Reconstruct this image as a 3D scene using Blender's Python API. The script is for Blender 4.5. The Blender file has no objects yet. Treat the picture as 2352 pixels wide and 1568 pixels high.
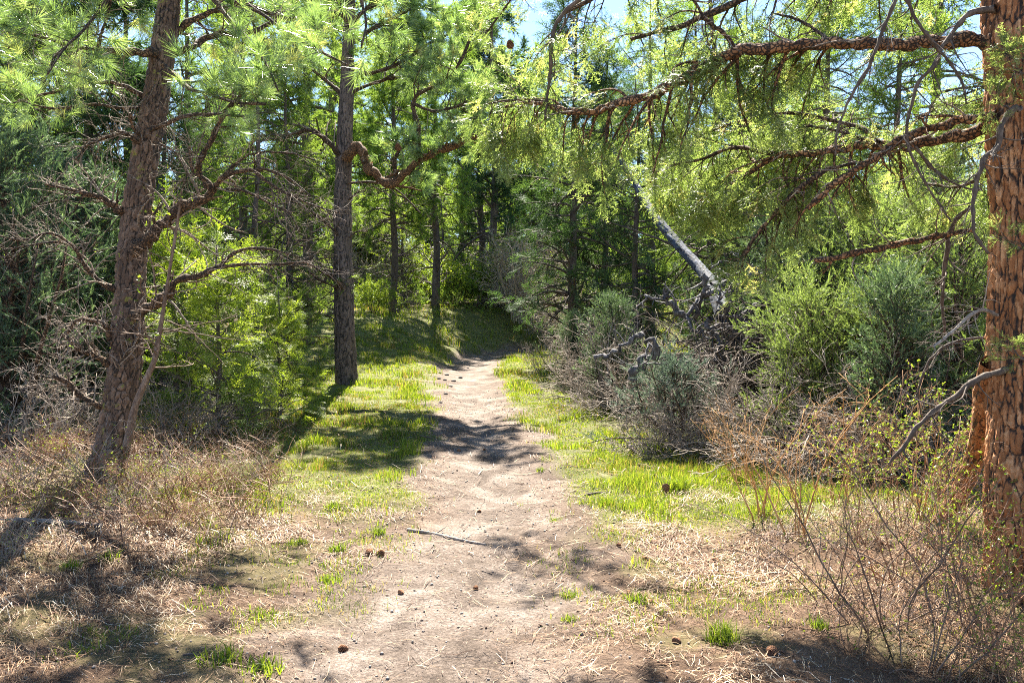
import bpy, math, time
import numpy as np
from mathutils import Vector

# ------------------------------------------------------------------ camera, sky, sun, exposure
S = bpy.context.scene
CAM_H = 1.55
FPX = 1829.0                       # focal length in units of the 2352-px-wide view of the photograph
PITCH = math.atan(44 / FPX)
cd = bpy.data.cameras.new('camera'); cam = bpy.data.objects.new('camera', cd)
S.collection.objects.link(cam); S.camera = cam
cd.sensor_width = 36; cd.lens = 28.0; cd.clip_start = 0.05; cd.clip_end = 2000
cam.location = (0, 0, CAM_H); cam.rotation_euler = (math.radians(90) - PITCH, 0, 0)

SUN_EL, SUN_AZ = math.radians(52), math.radians(-5)   # azimuth measured from +Y (view direction) to +X (right)
w = bpy.data.worlds.new('World'); S.world = w; w.use_nodes = True
nt = w.node_tree; nt.nodes.clear()
sky = nt.nodes.new('ShaderNodeTexSky'); sky.sky_type = 'NISHITA'; sky.sun_disc = False
sky.sun_elevation = SUN_EL; sky.sun_rotation = SUN_AZ; sky.altitude = 1800; sky.air_density = 1.0; sky.dust_density = 0.2; sky.ozone_density = 1.6
bg = nt.nodes.new('ShaderNodeBackground'); bg.inputs['Strength'].default_value = 0.065
wo = nt.nodes.new('ShaderNodeOutputWorld')
nt.links.new(sky.outputs[0], bg.inputs[0]); nt.links.new(bg.outputs[0], wo.inputs[0])
ld = bpy.data.lights.new('sun', 'SUN'); ld.energy = 5.0; ld.angle = math.radians(0.5); ld.color = (1.0, 0.93, 0.81)
lo = bpy.data.objects.new('sun', ld); S.collection.objects.link(lo)
tosun = Vector((math.cos(SUN_EL) * math.sin(SUN_AZ), math.cos(SUN_EL) * math.cos(SUN_AZ), math.sin(SUN_EL)))
lo.rotation_euler = tosun.to_track_quat('Z', 'Y').to_euler()
S.view_settings.view_transform = 'Standard'; S.view_settings.look = 'None'
S.view_settings.exposure = 2.45; S.view_settings.gamma = 1.0
S.cycles.use_denoising = False; S.cycles.pixel_filter_type = 'BLACKMAN_HARRIS'; S.cycles.filter_width = 1.0
S.cycles.max_bounces = 6; S.cycles.diffuse_bounces = 4; S.cycles.glossy_bounces = 2
S.cycles.transmission_bounces = 6; S.cycles.transparent_max_bounces = 4

# ------------------------------------------------------------------ numpy helpers
def rg(seed): return np.random.default_rng(seed)
def unit(v): return v / np.maximum(np.linalg.norm(v, axis=-1, keepdims=True), 1e-9)
def ss(a, b, x):
    t = np.clip((np.asarray(x, float) - a) / (b - a), 0, 1); return t * t * (3 - 2 * t)
def hsh(ix, iy, s):
    n = (ix.astype(np.int64) * 374761393 + iy.astype(np.int64) * 668265263 + s * 1442695041) & 0xffffffff
    n = ((n ^ (n >> 13)) * 1274126177) & 0xffffffff
    return ((n ^ (n >> 16)) & 0xffffff) / float(0xffffff)
def vnoise(x, y, s=0):
    x = np.asarray(x, float); y = np.asarray(y, float)
    ix = np.floor(x); iy = np.floor(y); fx = x - ix; fy = y - iy
    fx = fx * fx * (3 - 2 * fx); fy = fy * fy * (3 - 2 * fy)
    ix = ix.astype(np.int64); iy = iy.astype(np.int64)
    a = hsh(ix, iy, s); b = hsh(ix + 1, iy, s); c = hsh(ix, iy + 1, s); d = hsh(ix + 1, iy + 1, s)
    return (a + (b - a) * fx) * (1 - fy) + (c + (d - c) * fx) * fy
def fbm(x, y, s=0, o=4):
    r = 0; a = .5
    for k in range(o):
        r = r + a * vnoise(x * 2 ** k, y * 2 ** k, s + k * 7); a *= .5
    return r / (1 - .5 ** o)
def worley(u, v, nu, s=0):
    """distance to the nearest cell border (F2-F1), and a per-cell value; u wraps every nu cells"""
    iu = np.floor(u); iv = np.floor(v); f1 = np.full(u.shape, 9.); f2 = np.full(u.shape, 9.); cid = np.zeros(u.shape)
    for a in (-1, 0, 1):
        for b in (-1, 0, 1):
            cu = (iu + a); cv = (iv + b); cw = np.mod(cu, nu).astype(np.int64); cvi = cv.astype(np.int64)
            d = np.hypot(cu + .1 + .8 * hsh(cw, cvi, s) - u, cv + .1 + .8 * hsh(cw, cvi, s + 5) - v)
            near = d < f1; f2 = np.where(near, f1, np.minimum(f2, d)); cid = np.where(near, hsh(cw, cvi, s + 9), cid); f1 = np.minimum(f1, d)
    return f2 - f1, cid

def ray(px, py):
    dx = (px - 1176) / FPX; up = (784 - py) / FPX
    return np.array([dx, math.cos(PITCH) + math.sin(PITCH) * up, -math.sin(PITCH) + math.cos(PITCH) * up])
def P(px, py, Y):
    """the point at distance Y ahead of the camera seen at (px, py) in the photograph"""
    r = ray(px, py); return np.array([0, 0, CAM_H]) + r * (Y / r[1])
def project(V):
    V = np.asarray(V, float); d = V - np.array([0, 0, CAM_H])
    fw = d[..., 1] * math.cos(PITCH) - d[..., 2] * math.sin(PITCH); up = d[..., 1] * math.sin(PITCH) + d[..., 2] * math.cos(PITCH)
    fw = np.where(fw < .01, .01, fw)
    return 1176 + FPX * d[..., 0] / fw, 784 - FPX * up / fw

# ------------------------------------------------------------------ terrain
def g0(y):
    y = np.asarray(y, float)
    return 0.025 * np.maximum(0, y - 6) * (y < 32) + (y >= 32) * (0.65 + 0.045 * (y - 32))
def path_y(row):
    y = 5.0
    for _ in range(60):
        r = ray(0, row); y = .5 * y + .5 * ((CAM_H - float(g0(y))) * r[1] / -r[2])
    return y
PC = [(985, 1568, 500), (1080, 1350, 330), (1110, 1200, 215), (1122, 1100, 150), (1106, 1000, 92), (1092, 940, 78), (1080, 890, 68), (1072, 850, 50)]
cen = []
for cx, row, hw in PC:
    y = path_y(row); cen.append((float(P(cx, row, y)[0]), y, hw / FPX * y))
cen = [(cen[0][0] - .1, -6., cen[0][2])] + cen + [(-.95, 24., .52), (-.2, 27.0, .5), (1.1, 28.6, .5), (3.5, 29.6, .65), (8, 30.5, .65), (16, 33, .65)]
cen = np.array(cen)
def path_sd(x, y):
    """distance outside the path's edge (negative inside) and side (+1 = left of it)"""
    best = np.full(np.shape(x), 1e9); side = np.zeros(np.shape(x))
    for (ax, ay, ar), (bx, by, br) in zip(cen[:-1], cen[1:]):
        dx, dy = bx - ax, by - ay; t = np.clip(((x - ax) * dx + (y - ay) * dy) / (dx * dx + dy * dy), 0, 1)
        d = np.hypot(x - ax - t * dx, y - ay - t * dy) - (ar + t * (br - ar)); s = np.sign(dx * (y - ay) - dy * (x - ax))
        m = d < best; best = np.where(m, d, best); side = np.where(m, s, side)
    return best, side
def height(x, y):
    x = np.asarray(x, float); y = np.asarray(y, float)
    d, s = path_sd(x, y); L = np.where(s > 0, np.maximum(d, 0), 0); R = np.where(s <= 0, np.maximum(d, 0), 0)
    h = g0(y)
    h = h + ss(0, 5, L) * (0.12 + 0.45 * ss(14, 30, y)) + ss(0, 3.2, L) * .62 * ss(19, 27, y) + np.minimum(L, 60) * .012
    h = h + .24 * ss(0, .5, L) * ss(17, 22, y) * ss(60, 35, y)
    h = h + .10 * ss(0, 2.2, L) * ss(2.5, 4.5, y) * ss(9, 6, y)
    h = h + ss(.5, 14, R) * .35 + np.minimum(R, 60) * .010
    h = h - .05 * ss(.1, -.5, d) * ss(1, 4, y)
    h = h + (fbm(x * .35, y * .35, 3) - .5) * .30 * ss(0, 2, d) + (fbm(x * 1.7, y * 1.7, 11) - .5) * .07 + (fbm(x * 7, y * 7, 21, 3) - .5) * .028
    h = h + .05 * np.maximum(0, np.hypot(x, y) - 60)
    return h
def ground(px, py):
    r = ray(px, py); o = np.array([0, 0, CAM_H]); t = np.linspace(1.5, 90, 6000)
    p = o + r * t[:, None]; hh = height(p[:, 0], p[:, 1]); i = np.argmax(p[:, 2] < hh)
    return p[i] if p[i, 2] < hh[i] else p[-1]
def gz(x, y): return float(height(np.array([x]), np.array([y]))[0])

# ------------------------------------------------------------------ mesh building
class Geo:
    def __init__(s): s.V = []; s.F = []; s.A = []; s.n = 0
    def add(s, V, F, v=None):
        V = np.asarray(V, float).reshape(-1, 3); F = np.asarray(F, np.int64)
        s.V.append(V); s.F.append(F + s.n)
        s.A.append(np.full(len(V), .5) if v is None else np.broadcast_to(np.asarray(v, float), (len(V),)).copy()); s.n += len(V)
        return s
    def merge(s, o):
        for V, F, A in zip(o.V, o.F, o.A):
            s.V.append(V); s.F.append(F + s.n); s.A.append(A)
        s.n += o.n
    def mesh(s, name, smooth=False):
        me = bpy.data.meshes.new(name)
        if not s.V: return me
        V = np.concatenate(s.V); A = np.concatenate(s.A)
        li = np.concatenate([f.ravel() for f in s.F]); lt = np.concatenate([np.full(len(f), f.shape[1]) for f in s.F])
        st = np.concatenate([[0], np.cumsum(lt)[:-1]])
        me.vertices.add(len(V)); me.vertices.foreach_set('co', V.astype(np.float32).ravel())
        me.loops.add(len(li)); me.loops.foreach_set('vertex_index', li.astype(np.int32))
        me.polygons.add(len(lt)); me.polygons.foreach_set('loop_start', st.astype(np.int32))
        me.update(calc_edges=True)
        if smooth: me.polygons.foreach_set('use_smooth', np.ones(len(lt), bool))
        at = me.attributes.new('v', 'FLOAT', 'POINT'); at.data.foreach_set('value', A.astype(np.float32))
        return me
def obj(name, geo, mat, parent=None, smooth=False, origin=None):
    if origin is not None:
        for i in range(len(geo.V)): geo.V[i] = geo.V[i] - np.asarray(origin)
    me = geo.mesh(name, smooth) if isinstance(geo, Geo) else geo
    if mat is not None and not me.materials: me.materials.append(mat)
    o = bpy.data.objects.new(name, me); S.collection.objects.link(o)
    if origin is not None: o.location = origin
    if parent is not None: o.parent = parent
    return o
def thing(name, label, cat, loc=(0, 0, 0), rz=0., sc=1., group=None):
    o = bpy.data.objects.new(name, None); S.collection.objects.link(o); o.empty_display_size = .2
    o.location = loc; o.rotation_euler = (0, 0, rz); o.scale = (sc, sc, sc) if np.isscalar(sc) else sc
    o['label'] = label; o['category'] = cat
    if group: o['group'] = group
    return o
def tag(o, label, cat, group=None):
    o['label'] = label; o['category'] = cat
    if group: o['group'] = group
    return o
def dup(root, label, loc, rz=0., sc=1., group=None):
    r = root.copy(); S.collection.objects.link(r); r.location = loc; r.rotation_euler = (0, 0, rz); r['label'] = label
    r.scale = (sc, sc, sc) if np.isscalar(sc) else sc
    if group: r['group'] = group
    for ch in list(root.children):
        c = ch.copy(); S.collection.objects.link(c); c.parent = r
        for g in ch.children:
            d = g.copy(); S.collection.objects.link(d); d.parent = c
    return r

def spline(pts, rad, n):
    """smooth resample of a polyline with radii"""
    pts = np.asarray(pts, float); rad = np.asarray(rad, float)
    if len(pts) > 2:
        q = np.vstack([2 * pts[0] - pts[1], pts, 2 * pts[-1] - pts[-2]]); out = []; orr = []
        m = max(4, int(n / (len(pts) - 1)) * 2)
        for i in range(len(pts) - 1):
            t = np.linspace(0, 1, m, endpoint=False)[:, None]; a, b, c, d = q[i:i + 4]
            out.append(.5 * ((2 * b) + (c - a) * t + (2 * a - 5 * b + 4 * c - d) * t ** 2 + (3 * b - a - 3 * c + d) * t ** 3))
            orr.append(rad[i] + (rad[i + 1] - rad[i]) * t[:, 0])
        pts = np.vstack(out + [pts[-1:]]); rad = np.concatenate(orr + [rad[-1:]])
    s = np.concatenate([[0], np.cumsum(np.linalg.norm(np.diff(pts, axis=0), axis=1))]); u = np.linspace(0, s[-1], n)
    return np.stack([np.interp(u, s, pts[:, k]) for k in range(3)], 1), np.interp(u, s, rad)
def frames(Pt):
    T = np.gradient(Pt, axis=-2); T = unit(T)
    mean = unit(Pt[..., -1:, :] - Pt[..., :1, :] + 1e-6)
    ref = np.where(np.abs(mean[..., 2:3]) > .8, np.array([1., .13, 0]), np.array([0.07, .11, 1.]))
    X = unit(np.cross(np.broadcast_to(ref, T.shape), T)); Y = np.cross(T, X)
    return T, X, Y
def tubes(geo, Pt, R, sides=4, v=None, cap=True):
    Pt = np.asarray(Pt, float); R = np.asarray(R, float)
    if Pt.ndim == 2: Pt = Pt[None]; R = R[None]
    Tn, n, _ = Pt.shape
    if Tn == 0: return
    T, X, Y = frames(Pt)
    a = np.linspace(0, 2 * np.pi, sides, endpoint=False)
    V = Pt[:, :, None] + R[:, :, None, None] * (np.cos(a)[:, None] * X[:, :, None] + np.sin(a)[:, None] * Y[:, :, None])
    base = (np.arange(Tn) * n * sides)[:, None, None]
    i = np.arange(n - 1)[None, :, None] * sides; j = np.arange(sides)[None, None, :]; j2 = (j + 1) % sides
    F = np.stack([base + i + j, base + i + j2, base + i + sides + j2, base + i + sides + j], -1).reshape(-1, 4)
    vv = None if v is None else np.broadcast_to(np.asarray(v, float).reshape(-1, 1), (Tn, n * sides)).ravel()
    geo.add(V.reshape(-1, 3), F, vv)
    if cap:
        base = geo.n - Tn * n * sides
        for end in ((n - 1) * sides,):
            F = base + (np.arange(Tn) * n * sides)[:, None] + end + np.arange(sides)[None]
            geo.F.append(F); geo.V.append(np.zeros((0, 3))); geo.A.append(np.zeros(0))
def randperp(T, rng):
    r = rng.normal(size=T.shape); r -= (r * T).sum(-1, keepdims=True) * T; return unit(r)
def grow(start, d, L, n, rng, wig=.1, bend=(0, 0, 0), curl=0.):
    out = np.empty((len(start), n, 3)); out[:, 0] = start; step = (L / (n - 1))[:, None]; bend = (np.asarray(bend, float) + curl * rng.normal(size=(len(start), 3))) / (n - 1)
    for i in range(1, n):
        d = unit(d + wig * rng.normal(size=d.shape) + bend); out[:, i] = out[:, i - 1] + d * step
    return out
def spawn(Pt, R, k, t0, t1, ang, L, n, rng, wig=.12, bend=(0, 0, 0), rr=.6, flat=1., tip=.3, Lfall=.5, minr=.0012, bias=None, curl=.7):
    Tn, m, _ = Pt.shape
    t = t0 + (t1 - t0) * (np.arange(k)[None] + rng.random((Tn, k))) / k
    f = t * (m - 1); i0 = np.minimum(f.astype(int), m - 2); fr = (f - i0)[..., None]; r = np.arange(Tn)[:, None]
    A, B = Pt[r, i0], Pt[r, i0 + 1]; pos = A + (B - A) * fr; tan = unit(B - A)
    pr = randperp(tan, rng)
    if bias is not None: pr = unit(pr + np.asarray(bias, float)); pr = unit(pr - (pr * tan).sum(-1, keepdims=True) * tan)
    if flat != 1.: pr[..., 2] *= flat; pr = unit(pr - (pr * tan).sum(-1, keepdims=True) * tan)
    an = ang * rng.uniform(.75, 1.25, (Tn, k, 1)); d = np.cos(an) * tan + np.sin(an) * pr
    tt = (t - t0) / max(t1 - t0, 1e-6)
    Ls = np.asarray(L) * (1 - Lfall * tt) * rng.uniform(.6, 1.25, (Tn, k))
    r0 = np.maximum((R[r, i0] + (R[r, i0 + 1] - R[r, i0]) * (f - i0)) * rr, minr)
    C = grow(pos.reshape(-1, 3), d.reshape(-1, 3), Ls.ravel(), n, rng, wig * .7, bend, curl)
    RC = r0.reshape(-1, 1) * np.linspace(1, tip, n)[None]
    return C, np.maximum(RC, minr * .6)
def along(Pt, k, t0, t1, rng, tipbias=False):
    Tn, m, _ = Pt.shape; t = t0 + (t1 - t0) * (np.arange(k)[None] + rng.random((Tn, k))) / k
    f = t * (m - 1); i0 = np.minimum(f.astype(int), m - 2); r = np.arange(Tn)[:, None]
    A, B = Pt[r, i0], Pt[r, i0 + 1]
    return (A + (B - A) * (f - i0)[..., None]).reshape(-1, 3), unit(B - A).reshape(-1, 3)
def tips(Pt): return Pt[:, -1], unit(Pt[:, -1] - Pt[:, -2])
def scatter(geo, tmpl, pos, axis, scale, rng, flat=False, v=None, vjit=.12):
    """copies of a small template (verts, faces) along axis Z, all into one mesh"""
    TV, TF = tmpl; T = len(pos)
    if T == 0: return
    scale = np.broadcast_to(np.asarray(scale, float), (T,))
    z = unit(axis)
    if flat:
        x = np.cross(np.broadcast_to([0, 0, 1.], z.shape), z) + .25 * rng.normal(size=z.shape)
        x -= (x * z).sum(-1, keepdims=True) * z; x = unit(x)
    else: x = randperp(z, rng)
    y = np.cross(z, x)
    V = pos[:, None] + scale[:, None, None] * (TV[None, :, 0:1] * x[:, None] + TV[None, :, 1:2] * y[:, None] + TV[None, :, 2:3] * z[:, None])
    F = (np.arange(T) * len(TV))[:, None, None] + TF[None]
    v0 = rng.random(T) if v is None else np.broadcast_to(v, (T,)); vv = v0[:, None] + vjit * rng.normal(size=(T, 1))
    vv = np.clip(vv + 0 * TV[None, :, 0], 0, 1)
    geo.add(V.reshape(-1, 3), F.reshape(-1, TF.shape[1]), vv.ravel())

# leaf and needle templates -------------------------------------------------
def t_tuft(n, L, wd, seed, twig=.10, a0=.35, a1=1.25):
    """pine brush: long needles splayed round the end of a twig"""
    r = rg(seed); s = r.random(n); ang = a1 + (a0 - a1) * s + .15 * r.normal(size=n); ph = r.random(n) * 2 * np.pi
    b = np.stack([0 * s, 0 * s, twig * s], 1)
    d = np.stack([np.sin(ang) * np.cos(ph), np.sin(ang) * np.sin(ph), np.cos(ang)], 1)
    l = L * r.uniform(.75, 1.1, n); side = unit(np.cross(d, r.normal(size=(n, 3)))) * wd
    sag = np.array([0, 0, .0])
    V = np.stack([b - side * .5, b + side * .5, b + d * l[:, None] + sag], 1).reshape(-1, 3)
    return V, np.arange(3 * n).reshape(-1, 3)
def t_spray(L, nl, wd, seed, sides=5, flat=.25, step=.006):
    """fir spray: short flat needles along a twig and its side twigs"""
    r = rg(seed); segs = [(np.zeros(3), np.array([0, 0, 1.]), L)]
    for i in range(sides):
        sgn = -1 if i % 2 else 1; t = (i + 1) / (sides + 2); a = .85
        segs.append((np.array([0, 0, L * t]), np.array([sgn * math.sin(a), .1 * r.normal(), math.cos(a)]), L * (1 - t) * .7))
    Vs = []
    for o, d, l in segs:
        k = max(4, int(l / step)); s = np.linspace(.04, 1, k); b = o + d * l * s[:, None]
        sg = np.where(np.arange(k) % 2, 1., -1.)[:, None]; across = np.cross(d, [0, 1., 0]); across = across / np.linalg.norm(across)
        dd = unit(across * sg + d * .55 + flat * r.normal(size=(k, 3))); ll = nl * r.uniform(.75, 1.15, (k, 1)); sd = unit(np.cross(dd, [0, 1., 0]) + .3 * r.normal(size=(k, 3))) * wd
        Vs.append(np.stack([b - sd * .5, b + sd * .5, b + dd * ll], 1).reshape(-1, 3))
        Vs.append(np.array([o - across * wd * .5, o + across * wd * .5, o + d * l]))
    V = np.concatenate(Vs); return V, np.arange(len(V)).reshape(-1, 3)
def t_plume(L, n, nl, wd, seed, spread=.5):
    """juniper plume: feathery scale-leaf twiglets round an axis"""
    r = rg(seed); s = r.random(n); ph = r.random(n) * 2 * np.pi; a = spread * r.uniform(.6, 1.4, n)
    b = np.stack([0 * s, 0 * s, L * s], 1); d = np.stack([np.sin(a) * np.cos(ph), np.sin(a) * np.sin(ph), np.cos(a)], 1)
    l = nl * (1.15 - .5 * s) * r.uniform(.7, 1.2, n); sd = unit(np.cross(d, r.normal(size=(n, 3)))) * wd
    V = np.stack([b - sd * .5, b + sd * .5, b + d * l[:, None]], 1).reshape(-1, 3)
    return V, np.arange(3 * n).reshape(-1, 3)
def t_leaves(n, L, size, seed):
    r = rg(seed); s = r.random(n) * L; d = unit(np.stack([r.normal(size=n), r.normal(size=n), .6 + 0 * s], 1)); b = np.stack([0 * s, 0 * s, s], 1)
    sd = unit(np.cross(d, r.normal(size=(n, 3)))); l = size * r.uniform(.7, 1.2, (n, 1))
    V = np.stack([b, b + d * l * .5 - sd * l * .28, b + d * l, b + d * l * .5 + sd * l * .28], 1).reshape(-1, 3)
    return V, np.arange(4 * n).reshape(-1, 4)

# ------------------------------------------------------------------ materials
def newmat(name):
    m = bpy.data.materials.new(name); m.use_nodes = True; n = m.node_tree.nodes; n.clear()
    return m, m.node_tree, n.new('ShaderNodeOutputMaterial')
def ramp(nt, cols, fac):
    r = nt.nodes.new('ShaderNodeValToRGB'); e = r.color_ramp.elements
    while len(e) > 1: e.remove(e[-1])
    e[0].position = cols[0][0]; e[0].color = (*cols[0][1], 1)
    for p, c in cols[1:]:
        q = e.new(p); q.color = (*c, 1)
    nt.links.new(fac, r.inputs[0]); return r.outputs[0]
def noise(nt, scale, detail=4, rough=.6, vec=None, dist=0.):
    t = nt.nodes.new('ShaderNodeTexNoise'); t.inputs['Scale'].default_value = scale; t.inputs['Detail'].default_value = detail
    t.inputs['Roughness'].default_value = rough; t.inputs['Distortion'].default_value = dist
    if vec is not None: nt.links.new(vec, t.inputs['Vector'])
    return t.outputs['Fac']
def attr(nt, name='v'):
    a = nt.nodes.new('ShaderNodeAttribute'); a.attribute_name = name; return a.outputs['Fac']
def mth(nt, op, a, b=None, c=None):
    m = nt.nodes.new('ShaderNodeMath'); m.operation = op
    for i, q in enumerate((a, b, c)):
        if q is None: continue
        if isinstance(q, (int, float)): m.inputs[i].default_value = q
        else: nt.links.new(q, m.inputs[i])
    return m.outputs[0]
def mixc(nt, fac, a, b):
    m = nt.nodes.new('ShaderNodeMix'); m.data_type = 'RGBA'
    for i, q in ((0, fac), (6, a), (7, b)):
        if isinstance(q, (int, float)): m.inputs[i].default_value = q
        elif isinstance(q, tuple): m.inputs[i].default_value = (*q, 1)
        else: nt.links.new(q, m.inputs[i])
    return m.outputs[2]
def coords(nt, scale=(1, 1, 1), kind='Object'):
    c = nt.nodes.new('ShaderNodeTexCoord'); m = nt.nodes.new('ShaderNodeMapping'); m.inputs['Scale'].default_value = scale
    nt.links.new(c.outputs[kind], m.inputs[0]); return m.outputs[0]
def foliage(name, cols, trans=.5, rough=.45, spec=.5, tint=(1.15, 1.25, .55)):
    m, nt, out = newmat(name)
    c = ramp(nt, cols, attr(nt))
    p = nt.nodes.new('ShaderNodeBsdfPrincipled'); nt.links.new(c, p.inputs['Base Color']); p.inputs['Roughness'].default_value = rough
    p.inputs['Specular IOR Level'].default_value = spec
    t = nt.nodes.new('ShaderNodeBsdfTranslucent'); mx = nt.nodes.new('ShaderNodeVectorMath'); mx.operation = 'MULTIPLY'
    nt.links.new(c, mx.inputs[0]); mx.inputs[1].default_value = tint; nt.links.new(mx.outputs[0], t.inputs['Color'])
    a = nt.nodes.new('ShaderNodeMixShader'); a.inputs[0].default_value = trans
    nt.links.new(p.outputs[0], a.inputs[1]); nt.links.new(t.outputs[0], a.inputs[2]); nt.links.new(a.outputs[0], out.inputs[0])
    return m
def wood(name, dark, mid, light, scale=40, stretch=.25, bump=.5, rough=.85, useattr=False):
    m, nt, out = newmat(name); v = coords(nt, (1, 1, stretch))
    n1 = noise(nt, scale, 6, .65, v, .4); n2 = noise(nt, scale * .15, 3, .5, v)
    f = mth(nt, 'ADD', mth(nt, 'MULTIPLY', n1, .65), mth(nt, 'MULTIPLY', n2, .35))
    if useattr: f = mth(nt, 'ADD', mth(nt, 'MULTIPLY', f, .55), mth(nt, 'MULTIPLY', attr(nt), .45))
    c = ramp(nt, [(.32, dark), (.5, mid), (.68, light)], f)
    p = nt.nodes.new('ShaderNodeBsdfPrincipled'); nt.links.new(c, p.inputs['Base Color']); p.inputs['Roughness'].default_value = rough
    b = nt.nodes.new('ShaderNodeBump'); b.inputs['Strength'].default_value = bump; b.inputs['Distance'].default_value = .01
    nt.links.new(n1, b.inputs['Height']); nt.links.new(b.outputs[0], p.inputs['Normal']); nt.links.new(p.outputs[0], out.inputs[0])
    return m
def limbark(name, crack, dark, mid, light, scale=34):
    m, nt, out = newmat(name); v = coords(nt)
    n1 = noise(nt, 70, 6, .7, v, .5); n2 = noise(nt, 7, 3, .5, v)
    mp = nt.nodes.new('ShaderNodeVectorMath'); mp.operation = 'ADD'; sc_ = nt.nodes.new('ShaderNodeTexNoise'); sc_.inputs['Scale'].default_value = 20; nt.links.new(v, sc_.inputs['Vector'])
    k = nt.nodes.new('ShaderNodeVectorMath'); k.operation = 'SCALE'; k.inputs['Scale'].default_value = .05; nt.links.new(sc_.outputs['Color'], k.inputs[0]); nt.links.new(v, mp.inputs[0]); nt.links.new(k.outputs[0], mp.inputs[1])
    vo = nt.nodes.new('ShaderNodeTexVoronoi'); vo.feature = 'DISTANCE_TO_EDGE'; vo.inputs['Scale'].default_value = scale; nt.links.new(mp.outputs[0], vo.inputs['Vector'])
    e = ramp(nt, [(.03, (0, 0, 0)), (.16, (1, 1, 1))], mth(nt, 'ADD', vo.outputs['Distance'], mth(nt, 'MULTIPLY', mth(nt, 'SUBTRACT', n1, .5), .14)))
    c = mixc(nt, ramp(nt, [(.8, (0, 0, 0)), (.85, (1, 1, 1))], attr(nt)), mixc(nt, e, crack, ramp(nt, [(.34, dark), (.5, mid), (.66, light)], mth(nt, 'ADD', mth(nt, 'MULTIPLY', n1, .5), mth(nt, 'MULTIPLY', n2, .5)))), ramp(nt, [(.35, (.13, .09, .065)), (.65, (.46, .37, .29))], n2))
    p = nt.nodes.new('ShaderNodeBsdfPrincipled'); nt.links.new(c, p.inputs['Base Color']); p.inputs['Roughness'].default_value = .85
    b = nt.nodes.new('ShaderNodeBump'); b.inputs['Strength'].default_value = 1.; b.inputs['Distance'].default_value = .012
    nt.links.new(mth(nt, 'ADD', e, mth(nt, 'MULTIPLY', n1, .7)), b.inputs['Height']); nt.links.new(b.outputs[0], p.inputs['Normal']); nt.links.new(p.outputs[0], out.inputs[0])
    return m
def plated(name, furrow, lo, mid, hi, fine=90, moss=0):
    """plated bark: the v attribute is the depth across a plate (0 in the crack), cell value in attribute c"""
    m, nt, out = newmat(name); v = coords(nt, (1, 1, .5))
    n1 = noise(nt, fine, 5, .7, v, .5); n2 = noise(nt, 9, 3, .5, v)
    cell = attr(nt, 'c'); f = mth(nt, 'ADD', mth(nt, 'MULTIPLY', n1, .5), mth(nt, 'ADD', mth(nt, 'MULTIPLY', cell, .3), mth(nt, 'MULTIPLY', n2, .25)))
    c = ramp(nt, [(.3, lo), (.52, mid), (.75, hi)], f)
    k = mth(nt, 'ADD', attr(nt), mth(nt, 'MULTIPLY', mth(nt, 'SUBTRACT', n1, .5), .35)); k2 = ramp(nt, [(.06, (0, 0, 0)), (.26, (1, 1, 1))], k)
    c = mixc(nt, k2, furrow, c)
    if moss: c = mixc(nt, ramp(nt, [(.60, (0, 0, 0)), (.64, (1, 1, 1))], noise(nt, 7, 4, .7, coords(nt))), c, (.20, .19, .04))
    p = nt.nodes.new('ShaderNodeBsdfPrincipled'); nt.links.new(c, p.inputs['Base Color']); p.inputs['Roughness'].default_value = .8
    b = nt.nodes.new('ShaderNodeBump'); b.inputs['Strength'].default_value = .7; b.inputs['Distance'].default_value = .008
    nt.links.new(n1, b.inputs['Height']); nt.links.new(b.outputs[0], p.inputs['Normal']); nt.links.new(p.outputs[0], out.inputs[0])
    return m
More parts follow.
